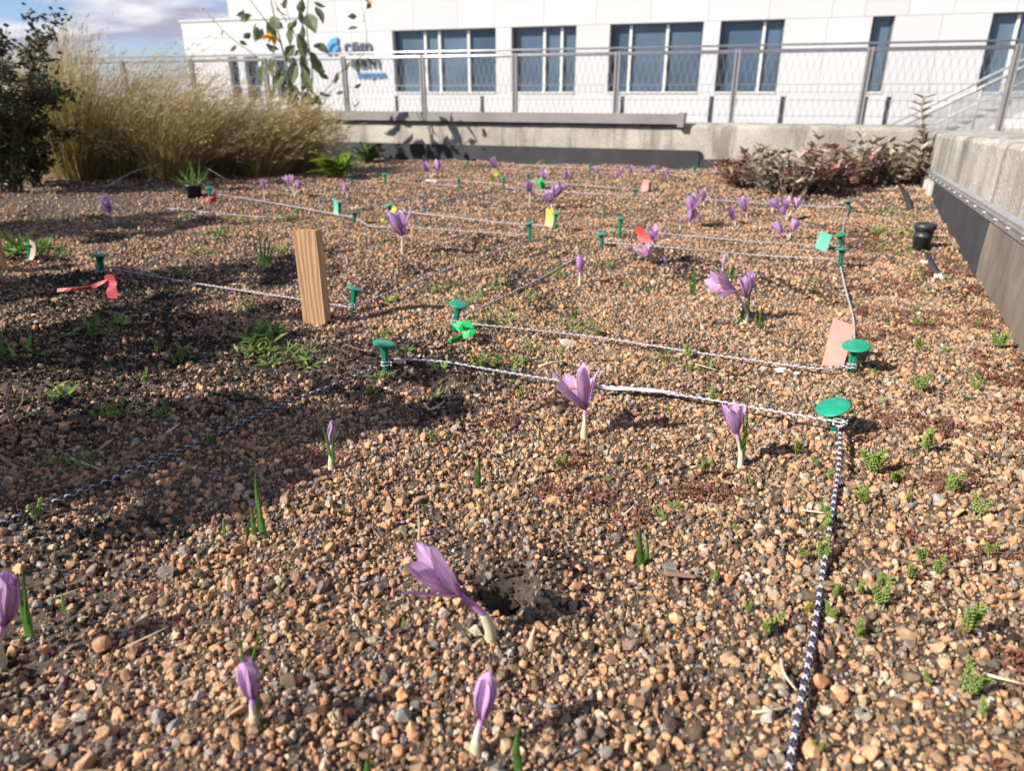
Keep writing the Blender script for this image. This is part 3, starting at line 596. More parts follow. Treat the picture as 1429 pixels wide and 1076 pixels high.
def grass_clump(label, loc, nb, hgt, spread, lean, seed, nseed=120, green=0):
    r = random.Random(seed); t = thing('ornamental_grass', label, 'grass clump', loc, 'ornamental grass clumps'); b = MB(); sd = MB()
    for k in range(nb):
        a = r.uniform(0, 2*PI); q = math.sqrt(r.random())*spread*.35; p = V(math.cos(a)*q, math.sin(a)*q, -.01)
        out = r.uniform(.1, 1.35)*spread; hh = hgt*r.uniform(.35, 1.12)*(1-.3*min(1, out/spread))*(1.28 if r.random() < .06 else 1)
        e = V(math.cos(a)*out+lean[0]*hh*r.uniform(.5, 1.3), math.sin(a)*out+lean[1]*hh*r.uniform(.5, 1.3), hh)
        c = V(p.x+(e.x-p.x)*r.uniform(.05, .5)+r.gauss(0, .035), p.y+(e.y-p.y)*r.uniform(.05, .5)+r.gauss(0, .035), hh*r.uniform(.55, .95)); wv = r.uniform(.0008, .0022); sdv = rdir(r, 0, .2); sdv.z = 0; sdv.normalize()
        vs = []; n = 4
        for i in range(n+1):
            s_ = i/n; pt = p*(1-s_)**2+c*2*s_*(1-s_)+e*s_*s_; ww = wv*(1-.8*s_); vs += [pt-sdv*ww, pt+sdv*ww]
        b.add(vs, [(2*i, 2*i+1, 2*i+3, 2*i+2) for i in range(n)])
        if k < nseed:
            for j in range(5):
                s_ = r.uniform(.8, 1.0); pt = p*(1-s_)**2+c*2*s_*(1-s_)+e*s_*s_; d = ((e-c).normalized()+rdir(r)*.4)
                leaf_quad(sd, pt, d, rdir(r), r.uniform(.012, .03), .0011, segs=1, fold=0)
    b.build('blades', M['grass'], t)['kind'] = 'stuff'; sd.build('seed_heads', M['seed'], t)['kind'] = 'stuff'; return t
gl = [((112, 250), 1500, .60, .24, (.15, .1), 'tall feathery golden grass clump right behind the dark shrub'), ((175, 246), 1600, .50, .27, (.62, .35), 'broad golden grass clump behind the shaded lilac crocus'),
      ((240, 250), 1400, .41, .25, (.62, .35), 'leaning golden grass clump just behind the black nursery pot'), ((310, 244), 1400, .37, .25, (.62, .35), 'thick tawny grass clump between the black pot and the sunflower'),
      ((372, 246), 1300, .33, .22, (.62, .35), 'rounded tawny grass clump in front of the sunflower stems'), ((420, 242), 900, .26, .16, (.35, .2), 'low arching tawny grass clump next to the bright leafy weed'),
      ((60, 243), 1000, .54, .22, (.2, .1), 'thin golden grass clump showing through the dark shrub')]
for k, (q, nb, hh, sp, ln, lb) in enumerate(gl): grass_clump(lb, gp(*q), nb, hh, sp, ln, 60+k, 700)

def sunflower():
    r = random.Random(7); base = gp(428, 230); t = thing('sunflower', 'tall wild sunflower with grey green leaves and small yellow heads', 'sunflower', base)
    P_ = lambda x, y, bk=0.: vp(base, x, y, bk)-base
    stems = [([(432, 236), (425, 180), (408, 120), (392, 60), (378, 0), (372, -40)], .006), ([(432, 236), (430, 170), (436, 100), (428, 40), (432, -20)], .005),
             ([(410, 125), (360, 80), (320, 50), (284, 12)], .0028), ([(425, 150), (455, 125), (475, 100), (505, 78), (512, 50), (507, 20), (500, -20)], .0026), ([(507, 30), (511, 12), (513, -2)], .002),
             ([(392, 60), (372, 30), (350, 0), (338, -20)], .003), ([(400, 30), (388, 10), (378, -10)], .003), ([(430, 90), (405, 30), (396, -10)], .003), ([(434, 200), (448, 150), (470, 120), (492, 122)], .0022), ([(418, 140), (395, 120), (380, 90), (384, 60)], .003)]
    sp = []
    for k, (pl, rr) in enumerate(stems):
        bk = [0, .05, -.05, .06, .06, -.08, .02, .08, -.03, -.1][k]
        path = spline([P_(x, y, bk*min(1, i/2)) for i, (x, y) in enumerate(pl)], 14); b = MB(); b.tube(path, [rr*(1-.55*i/14) for i in range(15)], 6); b.build('stem', M['sun_stem'], t, True); sp.append(path)
    # leaves: photo point, length in photo points, direction in the picture
    lv = [(352, 20, 26, 200), (358, 30, 34, 250), (372, 28, 38, 285), (366, 38, 30, 230), (378, 22, 30, 310), (350, 45, 18, 210), (418, 20, 26, 70), (422, 32, 36, 260), (415, 45, 40, 285), (428, 18, 40, 300), (440, 8, 34, 305), (404, 35, 26, 255), (420, 55, 30, 310),
          (412, 62, 30, 220), (425, 70, 42, 265), (432, 75, 40, 300), (414, 84, 44, 250), (422, 92, 46, 285), (405, 80, 30, 300), (378, 78, 40, 265), (368, 88, 36, 255), (388, 95, 38, 290), (395, 100, 34, 240), (402, 112, 36, 275), (420, 112, 36, 260), (428, 118, 34, 290), (410, 128, 30, 245),
          (430, 132, 34, 270), (418, 140, 30, 300), (424, 150, 34, 255), (434, 158, 30, 280), (312, 42, 14, 230), (330, 62, 16, 225), (334, 56, 14, 330), (300, 24, 10, 220), (470, 100, 22, 255), (490, 85, 22, 230), (500, 80, 30, 262), (512, 78, 22, 310), (480, 128, 16, 190), (494, 122, 14, 20),
          (498, 22, 16, 185), (500, 38, 18, 188), (512, 12, 16, 60), (502, 60, 14, 180), (340, 12, 16, 240), (396, 12, 20, 60), (385, 8, 24, 300), (370, 60, 24, 320), (386, 120, 24, 240), (440, 60, 26, 330), (444, 100, 24, 320), (490, 140, 18, 300), (492, 148, 16, 20), (486, 142, 14, 120)]
    lv += [(r.uniform(408, 446), r.uniform(120, 225), r.uniform(18, 30), r.choice([200, 235, 250, 270, 290, 310, 340])) for _ in range(30)]
    u = vp(base, 429, 150)-vp(base, 428, 150); pxm = u.length
    for (x, y, L, ang) in lv+[(x+r.uniform(-9, 9), y+r.uniform(-7, 7), L*.6, a_+r.uniform(-40, 40)) for (x, y, L, a_) in lv if L > 23]:
        L *= .82
        p = P_(x, y, r.uniform(-.12, .12)); a = rad(ang); d = Vector(RT)*math.cos(a)+V(0, 0, 1)*math.sin(a)+Vector(FH)*r.uniform(-.7, .7)
        b = MB(); leaf_quad(b, p, d, Vector(-FH)*.8+rdir(r)*.8, L*pxm, L*pxm*r.uniform(.42, .62), fold=.3, droop=r.uniform(.05, .3), segs=3); b.build('leaf', M['sun_leaf'], t)
    for (x, y, s_, ang) in ((378, 46, 15, 262), (283, 11, 6, 130), (513, 1, 7, 60), (448, 68, 8, 80), (405, 162, 5, 20), (424, 60, 6, 100)):
        c = P_(x, y, -.03); a = rad(ang); ax = (Vector(RT)*math.cos(a)+V(0, 0, 1)*math.sin(a)+Vector(-FH)*.35).normalized(); hd = link('flower_head', None, t); hd.location = c
        b = MB(); R_ = s_*pxm; e1 = ax.orthogonal().normalized(); e2 = ax.cross(e1)
        for k in range(12):
            q = 2*PI*k/12+r.uniform(-.15, .15); d = e1*math.cos(q)+e2*math.sin(q)+ax*(1.1 if ang == 262 else .35); leaf_quad(b, (e1*math.cos(q)+e2*math.sin(q))*R_*.18, d, ax, R_*r.uniform(.85, 1.15), R_*.3, segs=2)
        b.build('ray_petals', M['sun_petal'], hd); b = MB(); mt = ax.to_track_quat('Z', 'Y').to_matrix().to_4x4()
        b.lathe([(.0005, -R_*.14), (R_*.26, -R_*.08), (R_*.28, R_*.03), (R_*.15, R_*.12), (.0005, R_*.14)], 10); o = b.build('disc', M['sun_disc'], hd, True); o.data.transform(mt)
sunflower()

def leafy_weed(name, label, loc, n, L, seed, m_, up=.8, cat='plant', w=.34):
    r = random.Random(seed); t = thing(name, label, cat, loc)
    for k in range(n):
        a = r.uniform(0, 2*PI); b = MB(); d = V(math.cos(a), math.sin(a), r.uniform(.3, 1.6)*up); leaf_quad(b, V(math.cos(a)*.012, math.sin(a)*.012, r.uniform(0, L*.35)), d, V(0, 0, 1), L*r.uniform(.6, 1.1), L*w*r.uniform(.8, 1.2), fold=.35, droop=r.uniform(.2, .6), segs=3); b.build('leaf', m_, t)
    b = MB(); b.tube([(0, 0, -.02), (0, 0, L*.5)], [.005, .003], 6); b.build('stem', M['sun_stem'], t); return t
leafy_weed('leafy_weed', 'bright yellow green leafy weed beside the end of the golden grass', gp(474, 248), 30, .115, 3, M['lettuce'], 1.7, w=.52)
leafy_weed('leafy_weed', 'dull dark green bushy weed against the back parapet', gp(515, 226), 30, .11, 4, M['weed'], 1.2)

# reddish stonecrops in front of the back parapet
def stonecrop(label, loc, h_, spread, nst, seed, m_, L=.046):
    r = random.Random(seed); t = thing('stonecrop', label, 'stonecrop', loc, 'stonecrops by the corner of the parapets'); lf = MB(); sm_ = MB()
    for k in range(nst):
        a = r.uniform(0, 2*PI); q = math.sqrt(r.random())*spread; e = V(math.cos(a)*q, math.sin(a)*q, h_*r.uniform(.45, 1)*(1-.35*q/spread)); p0 = V(e.x*.35, e.y*.35, -.01)
        path = spline([p0, V(e.x*.75, e.y*.75, e.z*.5), e], 7); sm_.tube(path, [.0035*(1-i/10) for i in range(8)], 4)
        for i in range(2, 8):
            for j in range(2 if i < 7 else 5):
                d = rdir(r, -.1, .6)+V(0, 0, .6 if i == 7 else .15); leaf_quad(lf, path[i], d, V(0, 0, 1), L*r.uniform(.6, 1.1), L*.42, fold=.3, droop=.15, segs=2)
    for k in range(nst//2):
        a = r.uniform(0, 2*PI); q = spread*r.uniform(.5, 1.2); e = V(math.cos(a)*q, math.sin(a)*q, h_*r.uniform(.3, .95)); sm_.tube(spline([V(e.x*.2, e.y*.2, -.01), V(e.x*.6, e.y*.6, e.z*.6), e], 6), [.0022*(1-i/8) for i in range(7)], 4)
    lf.build('foliage', m_, t); sm_.build('stem', M['twig'], t, True); return t
for k, (q, h_, sp, ns, mk, lb) in enumerate([((1045, 262), .115, .13, 38, 'stonecrop', 'low maroon stonecrop at the end of the black membrane'), ((1105, 272), .20, .15, 46, 'stonecrop_grey', 'tall grey green stonecrop with upright shoots against the parapet'), ((1125, 268), .15, .15, 50, 'stonecrop', 'dense red brown stonecrop in front of the grey green one'),
     ((1175, 262), .165, .13, 42, 'stonecrop', 'reddish stonecrop in the middle of the row by the parapet'), ((1225, 258), .20, .14, 52, 'stonecrop_grey', 'broad dusty stonecrop before the tall stalk in the corner'), ((1262, 256), .16, .10, 34, 'stonecrop', 'pinkish stonecrop tucked against the pale flashing of the side wall'), ((1030, 250), .07, .09, 20, 'stonecrop', 'sprawling red stonecrop fringe nearest the farthest green peg')]):
    stonecrop(lb, gp(*q), h_*1.08, sp*1.22, int(ns*.6), 200+k, M[mk])
def stalk():
    r = random.Random(9); base = gp(1274, 258); t = thing('tall_stalk', 'tall leafy grey green stalk rising in the corner of the two parapets', 'plant', base); pts = [vp(base, x, y)-base for x, y in ((1274, 258), (1281, 215), (1288, 180), (1286, 150), (1289, 138))]
    path = spline(pts, 12); b = MB(); b.tube(path, [.005*(1-.5*i/12) for i in range(13)], 6); b.build('stem', M['sun_stem'], t, True)
    for i in range(3, 13):
        for j in range(3):
            b = MB(); a = i*2.4+j*2.1; leaf_quad(b, path[i], V(math.cos(a), math.sin(a), .5), V(0, 0, 1), .062*r.uniform(.7, 1), .024, fold=.3, droop=.1, segs=3); b.build('leaf', M['stonecrop_grey'], t)
stalk()

# black nursery pot with a grass tuft, irrigation riser, drip hose
pt = thing('nursery_pot', 'black plastic nursery pot with a grass tuft below the golden grass', 'pot', gp(272, 275)); b = MB()
b.lathe([(.022, -.01), (.027, .040), (.030, .041), (.030, .047), (.026, .047), (.022, .035), (.001, .034)], 20); b.build('pot_body', M['black_plastic'], pt, True)
b = MB(); rr = random.Random(2)
for k in range(60): d = rdir(rr, .5, 1); leaf_quad(b, V(rr.uniform(-.02, .02), rr.uniform(-.02, .02), .03), d, V(0, 0, 1)+rdir(rr), rr.uniform(.05, .12), .003, segs=2, fold=.1)
b.build('tuft', M['weed'], pt)
rs = thing('irrigation_riser', 'black plastic riser pipe with flared cap beside the side parapet', 'pipe', gp(1284, 350)); b = MB()
b.lathe([(0.01760, -0.01760), (0.01848, 0.03080), (0.01980, 0.03168), (0.01980, 0.03696), (0.01848, 0.03784), (0.01936, 0.04576), (0.02376, 0.05280), (0.02376, 0.06160), (0.01936, 0.06248), (0.01804, 0.05280), (0.00088, 0.05104)], 24); b.build('pipe_body', M['black_plastic'], rs, True)
b = MB(); b.lathe([(.0233, .0515), (.0251, .0518), (.0251, .0524), (.0233, .0527)], 24); b.build('rim_ring', M['black_plastic'], rs, True)
def hose(label, pl, r_=.008):
    pts = spline([gp(x, y, z) for x, y, z in pl], 16); o = thing('drip_hose', label, 'hose', pts[0], 'drip hose along the side parapet'); b = MB(); b.tube([p-pts[0] for p in pts], r_, 8); b.build('hose_body', M['black_plastic'], o, True)
hose('black drip hose surfacing beneath the stonecrops by the side parapet', [(1250, 252, -.004), (1258, 262, .006), (1263, 275, .007), (1270, 292, .004), (1274, 302, -.01)])
hose('black drip hose surfacing in front of the black riser pipe', [(1292, 352, -.006), (1300, 370, .004), (1310, 388, .003), (1314, 396, -.01)], .007)

# ------------------------------------------------------------------ wooden stakes
def stake(label, base, w_, d_, h_, rz):
    t = thing('wooden_stake', label, 'stake', base, rz=rz); bm = bmesh.new(); bmesh.ops.create_cube(bm, size=1)
    for v in bm.verts: v.co = V(v.co.x*w_, v.co.y*d_, (v.co.z+.5)*(h_+.05)-.05+(random.uniform(-.002, .002) if v.co.z > 0 else 0))
    bmesh.ops.bevel(bm, geom=list(bm.edges), offset=.0013, segments=2, affect='EDGES'); me_ = bpy.data.meshes.new('post_body'); bm.to_mesh(me_); bm.free(); me_.materials.append(M['wood']); link('post_body', me_, t); return t
stake('square sawn wooden stake standing in the gravel beside a green peg', gp(443, 450), .038, .024, .148, YAW-rad(7))
stake('wooden stake in the shade behind the string with the pale tagged peg', vp(gp(8, 378), -4, 378), .036, .026, .09, YAW-rad(14))

# ------------------------------------------------------------------ green pegs
def peg(cap, base_y, wpx, label, bx=None):
    base = gp(bx if bx is not None else cap[0], base_y); t = thing('plastic_peg', label, 'peg', base, 'green ground pegs')
    top = vp(base, cap[0], cap[1])-base; R_ = max(.0105, min(.0185, wpx*dist(base+top)/FPX/2)); hgt = max(.018, top.z)
    top = V(top.x, top.y, hgt); ax = top.normalized(); mt = ax.to_track_quat('Z', 'Y').to_matrix().to_4x4(); Lq = top.length
    pm_ = M['peg' if dist(base) < 1.1 else random.choice(['peg', 'peg', 'peg_dusty', 'peg_dark'])]; b = MB(); b.lathe([(.001, -.0012), (R_*.35, -.0020), (R_*.55, -.0006), (R_*.94, .0002), (R_, .0010), (R_, .0022), (R_*.95, .0029), (R_*.6, .0034), (.0005, .0037)], 28)
    o = b.build('cap', pm_, t, True); o.matrix_basis = Matrix.Translation(top) @ mt @ Matrix.Rotation(random.uniform(-.2, .2), 4, 'X') @ Matrix.Rotation(random.uniform(-.16, .16), 4, 'Y')
    b = MB(); q = R_*.36
    for a in (0, PI/2):
        vs = []
        for z, ww in ((-.05, .3), (Lq*.0, .72), (Lq*.72, .9), (Lq-.001, 1.25)):
            for sx, sy in ((-1, -1), (1, -1), (1, 1), (-1, 1)):
                x, y = sx*q*ww, sy*q*.3; vs.append((x*math.cos(a)-y*math.sin(a), x*math.sin(a)+y*math.cos(a), z))
        b.add(vs, [(i*4+k, i*4+(k+1) % 4, i*4+4+(k+1) % 4, i*4+4+k) for i in range(3) for k in range(4)]+[(3, 2, 1, 0), (12, 13, 14, 15)])
    b.lathe([(q*.62, Lq*.30), (q*1.0, Lq*.31), (q*1.0, Lq*.36), (q*.62, Lq*.37)], 12)
    o = b.build('shaft', pm_, t); o.matrix_basis = mt
    return t
PEGS = [((1163, 570), 606, 42, 'large green peg where the two front strings meet, nearest the camera', 1168), ((1195, 484), 519, 34, 'green peg leaning against the large peach tag', 1187), ((536, 481), 514, 32, 'green peg on the dark soil mound at the front string\'s far end', 538), ((640, 426), 462, 26, 'green peg with bright green tape tied at its foot', 633),
        ((495, 404), 434, 24, 'green peg just beside the standing wooden stake', 491), ((139, 357), 380, 22, 'shaded green peg behind the pink tape', 140), ((42, 342), 364, 12, 'small shaded green peg with a pale tag in the weeds', 40), ((1175, 348), 376, 17, 'nearer of two green pegs by the teal tag near the side parapet', 1171),
        ((1173, 328), 350, 13, 'farther of two green pegs by the teal tag near the side parapet', 1172), ((739, 312), 338, 13, 'green peg beside the yellow tag, ending two white strings', 739), ((776, 298), 322, 9, 'thin green peg right behind the yellow tag', 774), ((866, 305), 332, 13, 'upright green peg behind the short peg near the red tag', 864),
        ((839, 327), 347, 16, 'short green peg with cord wound round it near the red tag', 840), ((495, 297), 312, 15, 'green peg in front of the teal tag where the cord bends', 494), ((543, 286), 299, 14, 'green peg behind the lime tag near the tall crocus', 545), ((414, 293), 308, 9, 'tiny green peg below the long string left of the teal tag', 417),
        ((474, 284), 298, 9, 'green peg hidden behind the small teal tag', 474), ((293, 262), 275, 11, 'green peg next to the black nursery pot', 292), ((1184, 281), 298, 12, 'green peg in front of the stonecrops by the drip hose', 1185), ((490, 245), 258, 10, 'green peg in front of the bright leafy weed', 491),
        ((537, 243), 256, 8, 'faint green peg with a small lime tag beyond the leafy weed', 537), ((640, 250), 264, 9, 'green peg between the twin lilac crocuses and the lime ribbon', 642), ((703, 248), 264, 10, 'green peg next to the pale yellow ribbon under a crocus', 702), ((737, 243), 256, 8, 'small green peg behind the crocus by the green ribbon', 738),
        ((886, 265), 278, 9, 'green peg in front of the small peach tag', 885), ((907, 255), 266, 7, 'green peg half hidden behind the small peach tag', 907), ((963, 270), 282, 9, 'green peg at the start of the string behind the lilac pair', 962), ((652, 226), 232, 8, 'far green peg in the sunflower\'s shadow by the membrane', 652),
        ((774, 226), 233, 6, 'smallest far green peg against the black membrane', 775), ((824, 230), 238, 8, 'far green peg against the membrane next to a faint crocus', 824), ((970, 233), 243, 8, 'far green peg at the end of the black membrane', 970)]
for c_, by, wp, lb, bx in PEGS: peg(c_, by, wp, lb, bx)

# ------------------------------------------------------------------ black and white twisted cords
def cord(label, pl, r_=.0016, pitch=.0105, knots=(), dark=False):
    ctrl = [gp(x, y, z) for x, y, z in pl]; Lc = sum((b-a).length for a, b in zip(ctrl, ctrl[1:])); dm = sum(dist(c) for c in ctrl)/len(ctrl)
    per = 10 if dm < 1.3 else (8 if dm < 2 else 6); nn = int(max(8, Lc/pitch*per)); flat = spline([V(x, y, z*1000) for x, y, z in pl], nn); raw = [gp(q.x, q.y, q.z/1000) for q in flat]
    win = max(3, int(.16/Lc*nn)); zs = np.array([p.z for p in raw]); pad = np.pad(zs, win, mode='edge'); ker = np.hanning(2*win+1); zs = np.convolve(pad, ker/ker.sum(), 'valid')   # taut: it evens out the bumps
    path = []
    for q, p, z_ in zip(flat, raw, zs):
        z_ = max(z_, float(hz(p.x, p.y))+r_+.0035); d = ray(q.x, q.y); path.append(Vector(np.array([0, 0, H])+d*((z_-H)/d[2])))
    o0 = Vector(path[0]); t = thing('cord', label, 'cord', o0, 'black and white cords between the pegs')
    lens = [0]
    for a, b in zip(path, path[1:]): lens.append(lens[-1]+(b-a).length)
    fr = []; prev = V(0, 0, 1)
    for i, p in enumerate(path):
        tg = (path[min(i+1, nn)]-path[max(i-1, 0)]).normalized(); a = (prev-tg*prev.dot(tg)).normalized(); prev = a; fr.append((a, tg.cross(a)))
    b = MB(); b.tube([p-o0 for p in path[::3]]+[path[-1]-o0], r_*(.62 if dark else .80), 6); b.build('core', M['cord_dark'] if dark else M['cord_white'], t, True)
    rj = random.Random(len(label)*7+nn)
    for k in range(4):                       # two strands wound each way, passing over and under
        sg_ = 1 if k < 2 else -1; b = MB(); pts = []; ph0 = (k % 2)*PI+rj.uniform(-.3, .3)
        for i in range(nn+1):
            q = sg_*(2*PI*lens[i]/pitch+.35*math.sin(lens[i]*47))+ph0; ro = r_*(.66+(.16 if dark else .10)*sg_*math.sin(4*PI*lens[i]/pitch)); pts.append(path[i]+(fr[i][0]*math.cos(q)+fr[i][1]*math.sin(q))*ro-o0)
        b.tube(pts, r_*(.30 if dark else .40) if k % 2 else r_*.38, 5); b.build('strand', M['cord_white'] if k % 2 else M['cord_dark'], t, True)
    for (x, y, z, rr) in knots:
        c = gp(x, y, z)-o0; rr *= .72; b = MB(); b.tube([c+V(math.cos(q*.5)*rr, math.sin(q*.5)*rr, q*.00035-.003) for q in range(26)], r_*.5, 5); b.build('tied_loop', M['cord_mixed'], t, True)
    return t
cord('cord running from the nearest green peg down towards the camera', [(1172, 590, .022), (1172, 640, .008), (1164, 700, .006), (1150, 790, .007), (1133, 900, .006), (1112, 1010, .006), (1098, 1100, .007), (1085, 1200, .006)], .0022, dark=True, knots=[(1172, 592, .026, .009)])
cord('front cord between the nearest peg and the peg on the soil mound', [(1165, 588, .026), (1060, 570, .018), (960, 553, .010), (860, 541, .009), (760, 528, .007), (680, 515, .007), (620, 505, .012), (545, 500, .020)], knots=[(539, 505, .012, .009)])
cord('cord crossing the shaded gravel from the soil mound to the photo edge', [(537, 508, .012), (470, 535, .006), (400, 562, .006), (310, 602, .006), (200, 650, .006), (90, 694, .006), (0, 730, .006), (-90, 768, .006)], dark=True)
cord('cord from the taped green peg to the leaning peg by the peach tag', [(636, 450, .018), (740, 460, .013), (850, 473, .010), (960, 490, .008), (1060, 504, .009), (1140, 514, .010), (1186, 511, .014)], knots=[(634, 451, .018, .0075), (1188, 512, .013, .0085)])
cord('curved cord between the leaning peg and the pegs by the teal tag', [(1189, 508, .012), (1192, 470, .006), (1190, 440, .006), (1183, 415, .006), (1178, 395, .007), (1173, 372, .010)])
cord('dark cord along the ground from the taped peg to the short wound peg', [(638, 444, .012), (690, 420, .005), (750, 390, .005), (800, 362, .005), (838, 342, .008)], knots=[(840, 338, .011, .0075), (840, 341, .006, .0075)])
cord('dark cord along the ground from the peg by the stake towards the yellow tag', [(493, 428, .010), (550, 405, .005), (620, 377, .005), (690, 351, .005), (738, 334, .008)])
cord('cord passing behind the wooden stake from the shaded peg', [(140, 371, .014), (180, 379, .010), (260, 393, .010), (350, 407, .009), (430, 419, .010), (490, 429, .012)], knots=[(491, 428, .012, .0075)])
cord('bent cord passing in front of the tall lilac crocus to the yellow tag', [(494, 304, .010), (510, 312, .007), (524, 316, .007), (600, 319, .010), (680, 324, .010), (738, 327, .014)], knots=[(739, 328, .014, .007)])
cord('cord passing behind the tall lilac crocus to the yellow tag', [(546, 293, .012), (620, 301, .012), (700, 310, .012), (775, 315, .012)])
cord('long cord from the peg by the black pot to the bend', [(293, 269, .012), (340, 276, .010), (400, 286, .010), (460, 297, .010), (494, 303, .012)])
cord('low cord below the long one, ending at the tiny peg', [(235, 290, .005), (290, 296, .006), (360, 302, .006), (416, 305, .008)])
cord('cord behind the red tag running to the farther peg by the teal tag', [(866, 320, .012), (940, 327, .010), (1020, 334, .010), (1100, 340, .010), (1172, 343, .014)], knots=[(865, 322, .010, .007)])
cord('cord in front of the red tag running to the nearer peg by the teal tag', [(842, 338, .010), (900, 342, .010), (980, 349, .010), (1080, 357, .010), (1172, 361, .014)])
cord('cord in front of the stonecrops ending at the peg by the drip hose', [(962, 277, .010), (1030, 281, .010), (1110, 286, .010), (1184, 289, .012)])
cord('cord from the teal tag pegs back to the peg by the drip hose', [(1174, 342, .008), (1176, 325, .006), (1179, 308, .006), (1184, 292, .010)])
cord('cord from the peg by the leafy weed, ending between the crocuses', [(491, 252, .012), (540, 253, .010), (590, 256, .010), (641, 259, .012)])
cord('cord running behind the previous plots past the yellow ribbon', [(537, 250, .010), (600, 250, .010), (660, 253, .010), (702, 257, .012)])
cord('cord under the green ribbon ending in front of the small peach tag', [(703, 261, .010), (760, 265, .010), (820, 269, .010), (886, 272, .012)])
cord('cord behind the green ribbon ending at the small peach tag', [(738, 251, .010), (800, 257, .010), (860, 262, .010), (906, 263, .012)])
cord('farthest cord along the foot of the black membrane', [(654, 229, .010), (720, 229, .010), (800, 233, .010), (880, 236, .010), (970, 240, .010)])
cord('dark cord along the ground from the lime tag peg to the yellow ribbon', [(548, 298, .006), (600, 284, .005), (650, 272, .005), (702, 261, .008)])
cord('dark cord along the ground behind the small teal tag', [(476, 298, .006), (530, 284, .005), (590, 272, .005), (641, 262, .008)])
cord('dark cord along the ground from the red tag to the lilac pair', [(868, 322, .006), (900, 307, .005), (932, 294, .005), (962, 281, .008)])
# frayed white strip on the front cord
b0 = gp(828, 533); fs_ = thing('frayed_ribbon', 'flat frayed white ribbon lying along the front cord beside the open crocus', 'ribbon', b0)
b = MB(); path = spline([gp(x, y, z)-b0 for x, y, z in ((824, 531, .026), (840, 541, .013), (880, 543, .012), (920, 547, .010), (955, 553, .006))], 12)
for k in range(5): b.tube([p+V(random.uniform(-.001, .001), (k-2)*.0016, random.uniform(-.0006, .0006)) for p in path], .0011, 4)
b.build('ribbon_threads', M['cord_white'], fs_, True)

# ------------------------------------------------------------------ plot tags and flagging tape
def card(name, label, corners, base, m_, lean=.3, bend=.004, cat='tag'):
    """a thin stiff card given by its four corners seen from the front; it leans back as it rises"""
    B_ = gp(*base); t = thing(name, label, cat, B_, 'plot tags'); c = [vp(B_, *q)-B_ for q in corners]; zlo = min(q.z for q in c)
    c = [q+Vector(FH)*((q.z-zlo)*lean-q.dot(Vector(RT))*.45) for q in c]; n = 6; b = MB(); nn = (c[1]-c[0]).cross(c[3]-c[0]).normalized(); vs = []
    for side in (0, 1):
        for i in range(n+1):
            s_ = i/n; bo = nn*(math.sin(s_*PI)*bend+side*.0009)
            vs += [c[0].lerp(c[3], s_)+bo, c[1].lerp(c[2], s_)+bo]
    m2 = 2*(n+1); fs = []
    for i in range(n): a = 2*i; fs += [(a, a+1, a+3, a+2), (m2+a+1, m2+a, m2+a+2, m2+a+3), (a, a+2, m2+a+2, m2+a), (a+3, a+1, m2+a+1, m2+a+3)]
    fs += [(1, 0, m2, m2+1), (2*n, 2*n+1, m2+2*n+1, m2+2*n)]; b.add(vs, fs); b.build('card', m_, t); return t
card('plot_tag', 'large peach paper tag leaning on a green peg', [(1172, 450), (1197, 457), (1173, 516), (1150, 511)], (1162, 514), M['tag_peach'])
card('plot_tag', 'teal tag leaning beside two green pegs near the side parapet', [(1148, 324), (1162, 328), (1152, 351), (1139, 347)], (1146, 350), M['tag_teal'])
card('plot_tag', 'yellow tag standing in front of a thin green peg', [(762, 292), (773, 292), (770, 317), (760, 316)], (765, 318), M['tag_yellow'])
card('plot_tag', 'red orange tag slanting next to a lilac crocus', [(886, 318), (895, 316), (911, 339), (893, 338)], (902, 341), M['tag_red'], .1)
card('plot_tag', 'small teal tag standing in front of a hidden peg', [(463, 276), (471, 280), (471, 300), (465, 299)], (468, 301), M['tag_teal'], .1)
card('plot_tag', 'small peach tag standing in the far gravel', [(898, 250), (906, 251), (903, 267), (894, 267)], (899, 268), M['tag_peach'], .2)
card('plot_tag', 'pale tag in the weeds behind a shaded peg', [(40, 334), (51, 338), (47, 362), (38, 364)], (43, 365), M['tag_pale'], .1)
def tape(label, strips, base, m_, wd=.014, cat='flagging tape'):
    B_ = gp(*base); t = thing('flagging_tape', label, cat, B_, 'flagging tapes')
    for k, pl in enumerate(strips):
        path = spline([vp(B_, x, y, bk)-B_ for x, y, bk in pl], 10); b = MB(); vs = []
        for i, p in enumerate(path):
            tg = (path[min(i+1, 10)]-path[max(i-1, 0)]).normalized(); sd = tg.cross(Vector(-FH)+V(0, 0, .9*math.sin(i*.7+k))).normalized(); q = (wd[k] if hasattr(wd, '__len__') else wd)*.5*(1-.25*abs(math.sin(i*.8+k)))
            if i in (0,): q *= .45
            nn = sd.cross(tg)*.0003; vs += [p-sd*q-nn, p+sd*q-nn, p+sd*q+nn, p-sd*q+nn]
        b.add(vs, [(i*4+j, i*4+(j+1) % 4, i*4+4+(j+1) % 4, i*4+4+j) for i in range(10) for j in range(4)]+[(3, 2, 1, 0), (40, 41, 42, 43)]); b.build('tape_end', m_, t, False)
    return t
tape('bright green flagging tape knotted at a peg beside the soil mound', [[(632, 455, 0), (645, 452, -.01), (656, 453, -.01), (652, 463, -.02), (640, 472, -.03), (617, 486, -.035)], [(636, 457, 0), (650, 457, -.02), (660, 463, -.03), (646, 468, -.03)]], (636, 470), M['tag_bright_green'], .013)
tape('pink flagging tape with long tail in the shade before a peg', [[(152, 383, 0), (154, 392, 0), (156, 404, -.004), (157, 416, -.006)], [(150, 390, 0), (138, 396, -.006), (116, 402, -.008), (80, 405, -.01)]], (152, 415), M['tag_pink'], (.023, .008))
